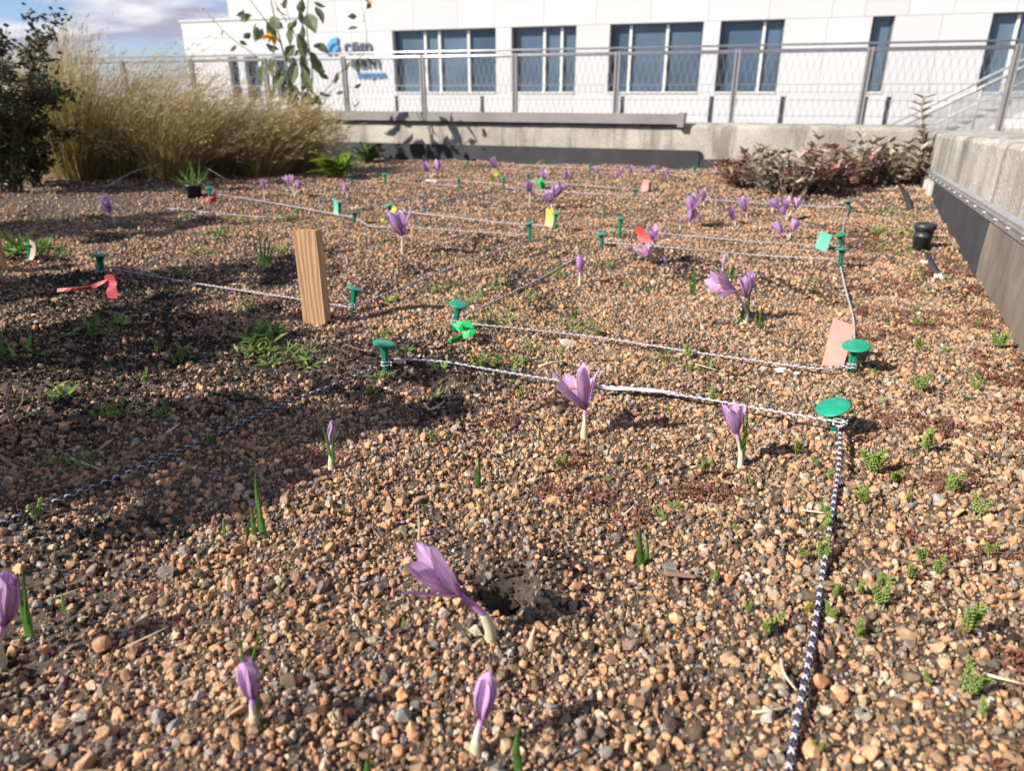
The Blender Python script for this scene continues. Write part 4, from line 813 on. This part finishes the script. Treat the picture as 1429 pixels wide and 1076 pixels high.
tape('lime flagging tape stretched beside the tall lilac crocus', [[(552, 288, 0), (547, 297, -.01), (540, 306, -.01), (532, 309, -.01)]], (545, 310), M['tag_lime'], .018)
tape('pale yellow ribbon knotted under a far crocus', [[(690, 236, 0), (693, 241, 0), (689, 247, 0), (684, 256, 0)]], (688, 257), M['tag_lime'], .016)
tape('green ribbon bow between two lilac crocuses', [[(748, 256, 0), (754, 252, 0), (759, 258, 0), (752, 263, 0)]], (753, 264), M['tag_bright_green'], .022)
tape('tiny lime ribbon on a faint peg beyond the leafy weed', [[(535, 247, 0), (539, 250, 0), (541, 255, 0)]], (538, 256), M['tag_lime'], .014)
tape('red tape end lying below the peg by the black pot', [[(285, 279, 0), (294, 278, 0), (304, 277, 0)]], (294, 280), M['tag_pink'], .02)

# ------------------------------------------------------------------ saffron crocuses
def petal_mesh(L, W, opening, belly, curl, seed):
    r = random.Random(seed); n, m = 8, 6; vs = []; uv = []
    for i in range(n+1):
        t = i/n; wd = W*(t**.62)*((1-t)**.42)*1.75 if t < 1 else 0; ro = L*(math.tan(opening)*t*(1+curl*t)*math.cos(opening)+belly*math.sin(PI*t**.8)); z = L*t*math.cos(opening)
        for j in range(m+1):
            s_ = j/m*2-1; ruff = .035*L*math.sin(t*9+s_*3+seed)*t*abs(s_)
            vs.append((ro-abs(s_)**1.6*wd*.42+ruff*.5, s_*wd, z-abs(s_)*wd*.12*t)); uv.append((j/m, t))
    k = m+1; b = MB(); b.add(vs, [(i*k+j, i*k+j+1, (i+1)*k+j+1, (i+1)*k+j) for i in range(n) for j in range(m)], uv); return b
def strap_leaf(mb, pts, w_, n=7):
    path = spline(pts, n); vs = []; sd0 = Vector(RT)
    for i, p in enumerate(path):
        tg = (path[min(i+1, n)]-path[max(i-1, 0)]).normalized(); q = w_*.5*(1-.9*(i/n)**2); nn = tg.cross(sd0).normalized()*w_*.12
        vs += [p-sd0*q+nn*.6, p-nn, p+sd0*q+nn*.6]
    mb.add(vs, [(i*3+j, i*3+j+1, i*3+4+j, i*3+3+j) for i in range(n) for j in (0, 1)])
FLW = [0]
def crocus(label, heads, base, leaves=(), sheath=True, group='saffron crocuses', pale=False):
    """heads: (throat point, tip point, opening in degrees, width factor); leaves: tip points"""
    B_ = gp(*base); t = thing('crocus', label, 'crocus', B_, group); px = dist(B_)/FPX; far = dist(B_) > 1.6
    for (th, tip, op, wf) in heads:
        FLW[0] += 1; sd = FLW[0]; r = random.Random(sd*17); bk = r.uniform(-.004, .004)
        T = vp(B_, th[0], th[1], bk)-B_; E_ = vp(B_, tip[0], tip[1], bk+r.uniform(-.012, .012))-B_; ax = (E_-T)*(1.28 if far else 1.); L = max(ax.length, .008)
        r0 = .0029
        fl = link('flower', None, t); fl.location = T; fl.rotation_mode = 'QUATERNION'; fl.rotation_quaternion = ax.to_track_quat('Z', 'Y') @ Matrix.Rotation(r.uniform(0, 1), 3, 'Z').to_quaternion()
        path = spline([V(0, 0, -.012), V(T.x*.15, T.y*.15, T.z*.45), T+ax.normalized()*L*.05], 9); b = MB(); b.tube(path, [r0*(1.15-.55*i/9) for i in range(10)], 8); b.uv = [(u, i//8/9) for i, (u, v) in enumerate(b.uv)]; b.build('flower_tube', M['tube_purple' if 'lolling' in label else 'tube'], t, True)
        for k in range(6):
            o_ = rad(op)*(1.15 if k % 2 else .62)*r.uniform(.6, 1.35); bel = .10 if op < 12 else .05
            if op < 8 and k > 3 and far: continue
            o = petal_mesh(L*r.uniform(.9, 1.06), L*.205*wf*r.uniform(.9, 1.1), o_, bel, .25, sd*7+k).build('petal', M['petal_pale'] if pale else M['petal'], fl, True); o.rotation_euler = (0, 0, k*PI/3+r.uniform(-.12, .12))
        if op > 19.5:
            for k in range(3):
                a = k*2.1+.4; b = MB(); b.tube([(0, 0, 0), (math.cos(a)*L*.07, math.sin(a)*L*.07, L*.5), (math.cos(a)*L*(.12+op*.004), math.sin(a)*L*(.12+op*.004), L*.55)], [L*.012, L*.015, L*.026], 5); b.build('stigma', M['stigma'], fl, True)
            for k in range(3):
                a = k*2.1+1.4; b = MB(); b.tube([(math.cos(a)*L*.06, math.sin(a)*L*.06, L*.3), (math.cos(a)*L*.10, math.sin(a)*L*.10, L*.62)], [L*.02, L*.024], 5); b.build('anther', M['anther'], fl, True)
        if sheath:
            b = MB(); s1 = [V(0, 0, -.01), path[2], path[4], path[6]]; rq = r0*(1. if far else 1.12); b.tube(spline(s1, 6), [rq*1.3, rq*1.4, rq*1.35, rq*1.2, rq*1.05, rq*.92, rq*.55], 8); b.build('sheath', M['sheath'], t, True)
    for (x, y) in leaves:
        e = vp(B_, x, y, random.uniform(-.012, .012))-B_; m_ = V(e.x*.25+random.uniform(-.002, .002), e.y*.25, e.z*.55); b = MB(); strap_leaf(b, [V(random.uniform(-.003, .003), 0, -.008), m_, e], min(.0042, max(.003, 4.5*px))); b.build('leaf', M['crocus_leaf'], t, True)
    return t
crocus('open lilac crocus on a pale tube standing before the front cord', [((817, 574), (803, 508), 30, .88)], (815, 611))
crocus('upright lilac crocus with green leaves in front of the front cord', [((1028, 608), (1023, 562), 18, .95)], (1033, 652), [(1042, 545), (1048, 585), (1038, 575), (1055, 590), (1030, 600)], False)
crocus('large lilac crocus lolling over on a long purple tube', [((646, 833), (573, 779), 20, .82)], (686, 893))
crocus('plump lilac crocus bud on a pale sheath nearest the camera', [((671, 1008), (682, 938), 4, 1.3)], (664, 1052))
crocus('shaded lilac crocus bud with two long dark leaves', [((353, 978), (343, 918), 4, 1.2)], (357, 1012), [(332, 872), (368, 862), (344, 930), (372, 925)])
crocus('lilac crocus cut by the photo edge with dark leaves beside it', [((4, 876), (6, 800), 7, 1.1)], (3, 932))
crocus('thin closed crocus bud in a fan of leaves by the soil mound', [((463, 622), (463, 588), 2, .7)], (463, 655), [(449, 590), (476, 596), (455, 600), (472, 604), (468, 598)])
crocus('pair of lilac crocuses, one leaning flat, beside green leaves', [((1028, 408), (990, 387), 27, .95), ((1041, 417), (1044, 381), 12, 1.0)], (1041, 452), [(1052, 358), (1048, 372), (1056, 440), (1035, 428)])
crocus('small upright lilac crocus alone before the red tag\'s cords', [((809, 380), (809, 355), 15, 1.1)], (809, 398), [(806, 385), (812, 384)])
crocus('tall lilac crocus standing beside the lime tape', [((562, 330), (554, 299), 19, 1.2)], (562, 354))
crocus('two lilac crocuses behind and before the red tag', [((912, 337), (911, 317), 24, 1.3), ((904, 359), (895, 343), 26, 1.2)], (908, 366), [(887, 366), (905, 370)])
crocus('two stacked lilac crocuses near the start of the far cord', [((964, 301), (965, 277), 18, 1.2), ((961, 308), (970, 294), 26, 1.2)], (963, 316), (), False)
crocus('small pale crocus just behind the stacked lilac pair', [((981, 281), (980, 267), 14, 1.2)], (982, 288))
crocus('closed lilac crocus bud leaning between its two neighbours', [((1024, 308), (1020, 292), 4, 1.1)], (1026, 314), (), False)
crocus('lilac crocus next to the leaning closed bud', [((1040, 296), (1036, 279), 15, 1.2)], (1042, 303))
crocus('cluster of lilac crocuses before the stonecrops', [((1086, 292), (1079, 279), 20, 1.2), ((1098, 292), (1097, 280), 18, 1.2), ((1110, 292), (1114, 279), 20, 1.2), ((1094, 300), (1092, 288), 18, 1.2)], (1098, 308))
crocus('two lilac crocuses in front of the larger cluster', [((1092, 326), (1083, 313), 20, 1.2), ((1104, 325), (1110, 309), 18, 1.2)], (1101, 334))
crocus('lone lilac crocus tilting in the deep shade', [((154, 297), (145, 277), 18, 1.0)], (161, 316))
crocus('faint lilac crocus beside the peg at the black pot', [((368, 263), (367, 252), 12, 1.2)], (369, 274))
crocus('twin lilac crocuses in front of the tawny grass', [((406, 260), (401, 247), 20, 1.2), ((416, 265), (417, 253), 14, 1.2)], (412, 276))
crocus('little lilac crocus in front of the leafy weed\'s peg', [((484, 268), (482, 257), 16, 1.2)], (485, 277))
crocus('twin far crocuses in the sunflower\'s shadow', [((596, 240), (592, 228), 22, 1.2), ((609, 240), (612, 226), 20, 1.2)], (602, 250))
crocus('far lilac crocus above the pale yellow ribbon', [((692, 235), (688, 222), 18, 1.3)], (692, 243))
crocus('lilac crocus directly behind the green ribbon bow', [((759, 252), (758, 240), 18, 1.3)], (759, 262))
crocus('lilac crocus in front of the green ribbon bow', [((739, 268), (737, 254), 18, 1.3)], (740, 282))
crocus('pair of deep lilac crocuses leaning apart above the yellow tag', [((769, 282), (762, 269), 24, 1.3), ((772, 276), (781, 259), 20, 1.3)], (770, 292))
crocus('far lilac crocus to the side of the green ribbon bow', [((791, 250), (789, 240), 20, 1.3)], (792, 256))
for (x, y, lb) in ((833, 240, 'faint far crocus beside the peg at the membrane'), (861, 247, 'nearest of the faint crocuses below the membrane'), (869, 240, 'faint crocus just behind the nearest of the far cluster'), (881, 239, 'faint upright crocus ending the far cluster'), (912, 239, 'faint pale crocus under the farthest cord'), (931, 242, 'last faint crocus towards the end of the membrane')):
    crocus(lb, [((x, y+2), (x-1, y-6), 18, 1.3)], (x+1, y+6), (), False)
crocus('whitish closed crocus bud behind the leaning pair', [((1009, 372), (1012, 354), 2, .8)], (1008, 378), pale=True)
crocus('white closed crocus shoot near the red tag', [((931, 370), (927, 358), 2, .9)], (933, 377), pale=True)
crocus('white crocus shoot left of the stacked lilac pair', [((949, 313), (951, 304), 2, .9)], (949, 320), pale=True)
crocus('lilac crocus peeping at the photo-side end of the stonecrop cord', [((1077, 289), (1075, 281), 14, 1.2)], (1078, 296))
# leaf shoots without flowers
def shoot(label, base, tips, m_='crocus_leaf', wd=None, name='crocus_shoot'):
    B_ = gp(*base); t = thing(name, label, 'shoot', B_, 'green crocus shoots'); px = dist(B_)/FPX
    for (x, y, x0) in tips:
        e = vp(B_, x, y, random.uniform(-.01, .01))-B_; s0 = vp(B_, x0, base[1])-B_; b = MB(); strap_leaf(b, [s0-V(0, 0, .008), s0.lerp(e, .5)+V(random.uniform(-.002, .002), 0, .002), e], wd or min(.0048, max(.003, 7*px))); b.build('leaf', M[m_], t, True)
shoot('dark green crocus shoot with one long leaf in the half shade', (358, 750), [(356, 650, 366), (361, 690, 368), (350, 705, 354), (346, 735, 346)], wd=.005)
shoot('short single green blade beside the long shaded shoot', (314, 748), [(312, 722, 314)])
shoot('stout pale based crocus shoot alone on the open gravel', (897, 790), [(893, 730, 896), (901, 752, 899), (888, 760, 894), (905, 760, 901)], wd=.0055)
shoot('slim crocus shoot in front of the open lilac crocus', (756, 622), [(754, 598, 756)])
shoot('grey slender shoot in the middle of the front plot', (666, 678), [(667, 638, 666), (664, 655, 665)])
shoot('green blade rising at the photo edge beside the plump bud', (726, 1082), [(724, 1018, 726)], wd=.0055)
shoot('short green blade low beside the plump bud', (510, 1090), [(512, 1060, 510)], wd=.006)
shoot('small green blade next to the crocus cut by the edge', (87, 853), [(85, 827, 87)], wd=.004)
shoot('dark leaves beside the crocus cut by the photo edge', (42, 895), [(24, 800, 40), (32, 790, 42), (36, 830, 44)], wd=.005)
shoot('upright leaf pair between the red tag and leaning crocuses', (966, 412), [(969, 366, 967), (973, 380, 967), (962, 385, 965)])
shoot('leaf spike in front of the leaning crocus pair', (1037, 452), [(1032, 430, 1035), (1036, 425, 1037)])
shoot('leaf tuft beside the foot of the leaning pair', (1060, 458), [(1064, 420, 1060), (1055, 430, 1058), (1068, 440, 1062), (1052, 445, 1058)])
shoot('pair of leaf spikes in the second plot', (802, 448), [(799, 424, 801), (804, 428, 802)])
shoot('single blade in the second plot beside the taped peg\'s cord', (902, 410), [(900, 392, 902), (906, 398, 903)])
shoot('dark leaf fan in front of the long cord by the wooden stake', (368, 372), [(352, 328, 364), (360, 320, 367), (378, 326, 370), (384, 338, 372), (372, 322, 369)])
shoot('small leaf spikes behind the lone shaded crocus', (200, 330), [(197, 306, 199), (204, 310, 201)])
shoot('leaf spikes on the shaded gravel before the shrub', (92, 312), [(88, 290, 91), (96, 296, 93), (84, 296, 90)])
shoot('leaf blades beside the tall lilac crocus', (534, 342), [(533, 320, 534), (537, 326, 535)])
shoot('single blade behind the small upright crocus', (845, 300), [(843, 284, 845)])
shoot('dry pointed straw coloured shoot next to the lolling crocus', (735, 912), [(747, 875, 735)], 'straw', .006)
shoot('dry thin stalk standing behind the lolling crocus', (583, 755), [(584, 714, 583)], 'straw', .003)

# ------------------------------------------------------------------ bright green stonecrop sprigs
def sprig_meshes(seed, n=3, rosette=False):
    r = random.Random(seed); lf = MB(); sm_ = MB()
    for k in range(n):
        a = r.uniform(0, 2*PI); e = V(math.cos(a)*.55*r.uniform(.2, 1), math.sin(a)*.55*r.uniform(.2, 1), r.uniform(.5, 1.0)); path = spline([V(e.x*.2, e.y*.2, -.15), V(e.x*.5, e.y*.5, e.z*.5), e], 7); sm_.tube(path, .045, 4)
        for i in range(2, 8):
            for j in range(8):
                q = j*.785+i*.6+r.uniform(-.2, .2); d = V(math.cos(q), math.sin(q), .55+.12*i).normalized(); p = path[i]; ll = r.uniform(.22, .38)*(1.1-.05*i); s1 = d.orthogonal().normalized()*.038; s2 = d.cross(s1)
                m1 = p+d*ll*.6; lf.add([p, m1+s1, m1+s2*.8, m1-s1, m1-s2*.8, p+d*ll], [(0, 1, 2), (0, 2, 3), (0, 3, 4), (0, 4, 1), (5, 2, 1), (5, 3, 2), (5, 4, 3), (5, 1, 4)])
    return lf, sm_
SPR = []
for k in range(6):
    lf, sm_ = sprig_meshes(300+k, [2, 3, 4, 3, 2, 4][k]); SPR.append((lf.mesh('leaves', M['sedum'], True), sm_.mesh('stem', M['sun_stem'])))
lfy, smy = sprig_meshes(310, 2); SPRY = (lfy.mesh('leaves', M['sedum_yellow'], True), smy.mesh('stem', M['sun_stem']))
def sprig(x, y, size, label, var=None, pair=None):
    B_ = gp(x, y); B_.z += .003; t = thing('stonecrop_sprig', label, 'stonecrop', B_, 'green stonecrop sprigs'); k = random.randrange(6) if var is None else var; a, c = pair or SPR[k]
    s_ = size*dist(B_)/FPX*.82; t.scale = (s_, s_, s_); t.rotation_euler = (random.uniform(-.3, .3), random.uniform(-.3, .3), random.uniform(0, 6.28)); link('leaves', a, t); link('stem', c, t)
# x, y of its foot, height in photo points, label
SPG = [(1112, 636, 22, 'green sprig in the gravel between the upright crocus and the nearest peg'), (1137, 654, 16, 'small green sprig touching the cord just below the nearest peg'), (1158, 672, 18, 'green sprig pressed under the cord below the nearest peg'), (1217, 662, 40, 'tallest green sprig beside the cord below the nearest peg'), (1248, 674, 24, 'green sprig with a shadow right beside the tallest sprig'),
       (1291, 632, 34, 'spreading green sprig across from the nearest peg'), (1207, 706, 28, 'low wide green sprig below the tallest sprig'), (1268, 700, 12, 'tiny green sprig beside an orange stone'), (1330, 690, 32, 'pale green sprig near the middle of the gravel by the parapet'), (1360, 724, 32, 'trailing green sprig in front of the pale one'), (1150, 745, 28, 'green sprig hidden against the cord in mid run'),
       (1143, 786, 32, 'bushy green sprig growing across the cord'), (1118, 782, 22, 'lighter green sprig pushing in under the cord'), (1268, 812, 24, 'yellow green sprig in a row of three by the cord'), (1288, 792, 26, 'green sprig behind the row of three by the cord'), (1307, 806, 28, 'sprig with bare brown stem beside the row of three'), (1163, 838, 22, 'round green sprig right against the cord'),
       (1198, 832, 22, 'green sprig beside the round one at the cord'), (1226, 820, 22, 'dull grey green sprig behind the widest sprig'), (1228, 853, 32, 'widest bright green sprig near the cord'), (1157, 868, 24, 'green sprig under the round one beside the cord'), (1068, 885, 38, 'upright green sprig with a shadow on the plot side of the cord'), (1042, 858, 18, 'small sprig behind the upright one in the plot'), (998, 815, 20, 'small green sprig below the flat brown chip'),
       (1200, 896, 30, 'slanting bright green sprig low beside the cord'), (1348, 886, 44, 'tall bright green sprig near the photo edge with a white chip'), (1345, 974, 40, 'bright sprig above the forked one near the photo edge'), (1370, 1006, 26, 'forked green sprig at the photo edge'), (1140, 1056, 20, 'tiny lime sprig beside the cord nearest the camera'), (1290, 955, 20, 'dark sprig half buried in red stonecrop'), (785, 656, 24, 'green sprig between the two near crocuses'), (978, 662, 22, 'green sprig beside the upright crocus with leaves'), (1048, 680, 14, 'tiny sprig below the upright crocus'),
       (608, 618, 20, 'green sprig on the lit gravel below the soil mound'), (478, 722, 16, 'small green sprig below the thin closed bud'), (562, 880, 14, 'pale sprig beside the lolling crocus flower'), (725, 558, 20, 'green sprig in front of the front cord near the open crocus'), (990, 566, 24, 'green sprig on the front cord midway'), (936, 580, 14, 'small sprig below the frayed ribbon'), (960, 502, 22, 'green sprig growing over the second cord'), (962, 520, 16, 'green sprig between the two front cords'),
       (1280, 492, 22, 'green sprig near the foot of the side parapet'), (1390, 488, 26, 'green sprig at the very foot of the dusty flashing'), (1282, 550, 26, 'pale feathery sprig near the leaning peg\'s shadow'), (1360, 548, 18, 'small green sprig out by the dusty flashing'), (1165, 478, 14, 'green sprig just behind the large peach tag'), (1276, 455, 12, 'tiny green sprig in the gravel beyond the peach tag'),
       (55, 730, 24, 'mossy green sprig beside the cord in the shade'), (293, 622, 18, 'shaded green sprig touching the cord'), (252, 505, 24, 'yellow green sprig in the lit strip before the stake'), (222, 492, 18, 'green sprig beside the yellow green one'), (205, 535, 18, 'green sprig on the shaded strip before the soil mound'), (512, 556, 20, 'pale green seedling on the front of the soil mound'), (700, 610, 10, 'tiny sprig midway on the front plot'), (1380, 780, 22, 'green sprig in red stonecrop by the photo edge'), (1150, 720, 16, 'sprig in the cord\'s shadow'), (872, 580, 12, 'tiny sprig by the open crocus\'s shadow')]
for x, y, h_, lb in SPG: sprig(x, y, h_, lb)
sprig(1124, 858, 26, 'yellow green rosette sprig leaning on the cord', pair=SPRY)

# low weeds round the pegs and in the shade
def weed(x, y, n, spx, hpx, label, grassy=True, m_='weed'):
    B_ = gp(x, y); t = thing('low_weed', label, 'weed', B_, 'low green weeds'); px = dist(B_)/FPX; b = MB(); r = random.Random(x*7+y)
    for k in range(n):
        a = r.uniform(0, 2*PI); q = math.sqrt(r.random())*spx*px; p = V(math.cos(a)*q*1.3, math.sin(a)*q*1.3, 0); p.z = float(hz(B_.x+p.x, B_.y+p.y))-B_.z+.005
        d = rdir(r, .2, 1.); leaf_quad(b, p, d, V(0, 0, 1)+rdir(r)*.5, hpx*px*r.uniform(.45, 1.1), (hpx*px*.10 if grassy else hpx*px*.24), segs=2, fold=.15, droop=r.uniform(.1, .5))
    b.build('leaves', M[m_], t)
WD = [(690, 450, 70, 26, 20, 'grassy weed behind the taped green peg', 1), (655, 420, 60, 26, 16, 'grassy weed between the stake\'s peg and the taped peg', 1), (628, 404, 34, 14, 12, 'small clump of weed before the dark ground cord', 0), (690, 405, 26, 10, 10, 'tiny clump of weed beside the dark ground cord', 0), (770, 385, 30, 14, 12, 'weed on the ground cord before the small upright crocus', 0), (838, 470, 8, 5, 24, 'single upright broad leaf behind the second cord', 0), (805, 462, 46, 22, 18, 'pale weed beside the upright broad leaf', 1),
      (690, 510, 60, 30, 14, 'low green weed strip on the front cord', 0), (745, 490, 30, 14, 12, 'scrap of weed between the two front cords', 0), (365, 475, 60, 16, 28, 'bright yellow green weed in the lit strip before the stake', 0), (408, 500, 60, 24, 20, 'green weed just in front of the wooden stake', 1), (355, 495, 40, 20, 14, 'low weed beside the green one before the stake', 0), (400, 310, 50, 12, 16, 'pale green tuft beside the tiny peg', 1), (36, 352, 60, 20, 26, 'weeds round the pale tagged peg', 0), (62, 358, 40, 14, 20, 'darker weeds beside the pale tagged peg', 1),
      (310, 330, 20, 8, 10, 'yellowish weed scrap behind the dark leaf fan', 0), (140, 465, 30, 24, 26, 'spreading olive weed in the deep shade', 0), (48, 310, 30, 14, 16, 'weed scrap in the shade below the shrub', 1), (175, 318, 30, 10, 14, 'weed beside the lone shaded crocus', 1), (840, 375, 26, 14, 12, 'weed scrap beside the small upright crocus', 0), (540, 470, 22, 10, 12, 'weed on the back of the soil mound', 0), (10, 500, 40, 26, 26, 'dark weeds at the photo edge in the shade', 0), (75, 560, 24, 20, 24, 'shaded weed with yellowing leaves near the twigs', 0), (215, 585, 26, 16, 16, 'shaded weed behind the cord', 0), (160, 580, 30, 22, 20, 'shaded olive weed among the twigs', 0), (100, 655, 36, 26, 18, 'low shaded weed above the cord', 0),
      (1262, 330, 60, 30, 12, 'mossy weed patch behind the black riser pipe', 0), (1250, 350, 46, 26, 10, 'mossy weed patch beside the black riser pipe', 0), (1290, 385, 30, 18, 10, 'weed scrap around the white chips', 0), (1240, 300, 50, 24, 8, 'olive moss patch before the drip hose', 0), (930, 282, 20, 8, 10, 'weed tuft beside the far cord\'s start', 1), (800, 255, 20, 8, 10, 'weed tuft near the far lilac crocus', 1), (740, 232, 8, 4, 18, 'thin grass seedling against the black membrane', 1), (560, 238, 26, 20, 10, 'straggling weed at the foot of the parapet shadow', 1), (1300, 545, 26, 20, 10, 'pale weed wisp beyond the leaning peg', 1)]
for x, y, n_, sp_, hp, lb, gr in WD: weed(x, y, n_, sp_, hp, lb, bool(gr))
# creeping red stonecrop between the stones by the parapet: a ground cover
b = MB(); r = random.Random(44); cnt = 0
while cnt < 900:
    y = r.uniform(.25, 2.2); x = r.uniform(.12, wall_x(y)-.01)+.02
    if x > wall_x(y)-.008: continue
    if float(vnoise(x*16+3, y*16)) < .56: continue
    cnt += 1; z = float(hz(x, y))+.004
    for k in range(9):
        d = rdir(r, .1, 1); leaf_quad(b, V(x+r.uniform(-.006, .006), y+r.uniform(-.006, .006), z), d, V(0, 0, 1), r.uniform(.004, .008), .0026, segs=1)
for (px_, py_) in ((760, 690), (830, 700), (880, 730), (960, 690), (1000, 690), (700, 590), (450, 640), (800, 650)):
    p = gp(px_, py_)
    for q in range(16):
        for k in range(7): leaf_quad(b, p+V(r.gauss(0, .012), r.gauss(0, .012), .004), rdir(r, .1, 1), V(0, 0, 1), r.uniform(.004, .007), .0024, segs=1)
tag(b.build('red_stonecrop_cover', M['sedum_red']), 'creeping dark red stonecrop spreading between the stones', 'ground cover', kind='stuff')
# ------------------------------------------------------------------ twigs, straws, chips
def stick(name, label, pl, r_, m_, cat='twig', group='dry twigs and straws'):
    c = [gp(x, y, z) for x, y, z in pl]; path = spline(c, 10); t = thing(name, label, cat, path[0], group); b = MB(); b.tube([p-path[0] for p in path], [r_*(1-.5*i/10) for i in range(11)], 5); b.build('stick', M[m_], t, True)
for a in [('dry_twig', 'curled bare twig loop in the shade at the photo edge', [(20, 595, .01), (8, 565, .03), (12, 540, .035), (28, 535, .03), (34, 555, .015), (22, 575, .005)], .0016, 'twig'), ('dry_twig', 'pale crooked twig at the photo edge above the cord', [(-5, 632, .008), (10, 645, .006), (30, 655, .005), (50, 657, .004)], .002, 'twig'), ('straw', 'straight pale straw lying in the shade above the cord', [(98, 640, .008), (142, 656, .006)], .0012, 'straw'),
          ('dry_twig', 'short pale twig beside the thin straw in the shade', [(232, 605, .006), (250, 592, .012)], .0018, 'straw'), ('dry_twig', 'long thin twig across the shade near the cord', [(30, 690, .004), (100, 675, .006), (150, 655, .006), (200, 620, .01)], .001, 'twig'), ('dry_twig', 'forked dry twig in front of the soil mound', [(592, 563, .006), (600, 572, .008), (612, 566, .008), (620, 560, .010)], .0015, 'straw'), ('straw', 'pale curved leaf sliver between the two front cords', [(752, 512, .006), (768, 507, .009), (786, 505, .006)], .0026, 'straw'),
          ('straw', 'bent straw beside the cord low in the gravel', [(1090, 920, .006), (1094, 940, .008), (1112, 965, .004)], .0013, 'straw'), ('straw', 'long straw lying near the photo edge below the parapet', [(1370, 940, .006), (1400, 948, .008), (1440, 958, .006)], .0012, 'straw'), ('straw', 'short straw crossing the gravel beside the cord', [(1050, 995, .006), (1075, 992, .007), (1098, 988, .006)], .0011, 'straw'), ('dry_twig', 'curved thin twig by the sprigs above the cord', [(1118, 680, .006), (1132, 690, .01), (1136, 705, .004)], .001, 'twig'), ('straw', 'pale straw next to the curved thin twig', [(1118, 712, .006), (1150, 716, .007)], .0011, 'straw'),
          ('dry_twig', 'dark flat wood sliver on the open gravel', [(928, 800, .006), (972, 806, .006)], .003, 'bark'), ('straw', 'pale root sliver on the mound behind the leaning string', [(475, 490, .012), (482, 481, .018), (496, 486, .016), (520, 492, .012)], .0014, 'bark'), ('straw', 'dry stem fallen out of the golden grass', [(330, 262, .006), (312, 248, .05), (285, 232, .09)], .002, 'straw'), ('straw', 'long fallen stem below the golden grass', [(145, 262, .006), (185, 240, .05), (222, 225, .08)], .0016, 'straw'),
          ('dry_twig', 'grey fallen stick at the foot of the golden grass', [(60, 255, .01), (95, 252, .014), (125, 256, .008)], .005, 'twig'), ('dry_twig', 'grey twig lying under the broad grass clump', [(120, 262, .008), (160, 258, .01), (200, 262, .008)], .004, 'twig'), ('straw', 'white straw by the second cord beyond the peach tag', [(970, 508, .006), (1000, 516, .007)], .0009, 'straw'), ('straw', 'broken straw beside the lit gravel in the front plot', [(870, 720, .005), (885, 705, .012)], .001, 'straw')]:
    stick(*a)
def chip(label, x, y, wpx, hpx, m_='chip'):
    B_ = gp(x, y); t = thing('stone_chip', label, 'chip', B_, 'pale stone chips'); px = dist(B_)/FPX; o = link('chip_body', STONES[random.randrange(14)].copy(), t); o.data.materials.clear(); o.data.materials.append(M[m_]); o.scale = (wpx*px*.55, wpx*px*.4, hpx*px*.6); o.location = (0, 0, hpx*px*.3); o.rotation_euler = (.1, .1, random.uniform(-.4, .4)+YAW)
chip('flat white chip below the second cord by the peach tag', 1091, 520, 20, 10); chip('small white chip beside the flat white one', 1112, 524, 9, 6); chip('white chip on the gravel of the second plot', 911, 401, 9, 8); chip('white chip in front of the black riser pipe', 1290, 368, 14, 6); chip('rounded pale chip further in front of the riser pipe', 1310, 390, 14, 10)
chip('grey slab stone under the far twin crocuses', 603, 254, 18, 6); chip('rounded grey stone between second cord and upright leaf', 792, 481, 24, 12, 'flashing'); chip('pale white chip beside the tall sprig near the photo edge', 1366, 886, 12, 8)

# loose plant litter: dead leaf scraps and straw bits over the bed, thickest in the shade by the shrubs
b = MB(); r = random.Random(91)
for k in range(2600):
    x = r.uniform(-2.6, .3); y = r.uniform(.1, 2.6); d = x*FH[0]+y*FH[1]; a_ = x*RT[0]+y*RT[1]
    if d < .15 or abs(a_) > .8*d+.3 or x > wall_x(y)-.02: continue
    edge = math.exp(-max(0, a_+.664*d+.093)/.22)
    if r.random() > .16+.84*edge: continue
    p = V(x, y, float(hz(x, y))+r.uniform(.005, .010)); q = r.uniform(0, 6.28); dv = V(math.cos(q), math.sin(q), r.uniform(-.15, .25))
    leaf_quad(b, p, dv, V(0, 0, 1)+rdir(r)*.5, r.uniform(.008, .028)*(1.3 if edge > .5 else .8), r.uniform(.0007, .0016) if r.random() < .75 else r.uniform(.003, .007), segs=2, fold=.2, droop=r.uniform(-.2, .2))
lt = b.build('plant_litter', M['litter'], ground); tag(lt, kind='stuff')

# tiny seedlings dotted over the plots
r = random.Random(5); SD = []
for k in range(4):
    b = MB()
    for q in range(7+k): leaf_quad(b, V(r.uniform(-.2, .2), r.uniform(-.2, .2), -.1), rdir(r, .25, 1.), V(0, 0, 1)+rdir(r)*.5, r.uniform(.6, 1.1), r.uniform(.1, .2), segs=2, fold=.2, droop=r.uniform(.1, .4))
    SD.append(b.mesh('leaves', M['weed']))
for (x0, x1, y0, y1, n_, hp, wh) in ((150, 620, 410, 560, 12, 22, 'in the strip between the stake and the shaded cord'), (580, 760, 395, 440, 9, 18, 'in the gravel behind the taped green peg'), (660, 1000, 485, 535, 10, 18, 'between the two front cords'), (260, 720, 300, 370, 12, 14, 'in the plot behind the wooden stake'), (860, 1150, 375, 480, 8, 16, 'round the leaning crocus pair'), (560, 1080, 600, 760, 7, 18, 'in the front plot round the open crocus'), (120, 410, 300, 390, 9, 16, 'before the golden grass and black pot'), (1210, 1390, 420, 600, 8, 16, 'on the strip of gravel by the side parapet')):
    for k in range(n_):
        x, y = r.uniform(x0, x1), r.uniform(y0, y1); B_ = gp(x, y); B_.z += .004; t = thing('seedling', 'tiny green seedling '+wh, 'seedling', B_, 'tiny seedlings '+wh); q = hp*dist(B_)/FPX*r.uniform(.7, 1.25); t.scale = (q, q, q); t.rotation_euler = (0, 0, r.uniform(0, 6.28)); link('leaves', r.choice(SD), t)
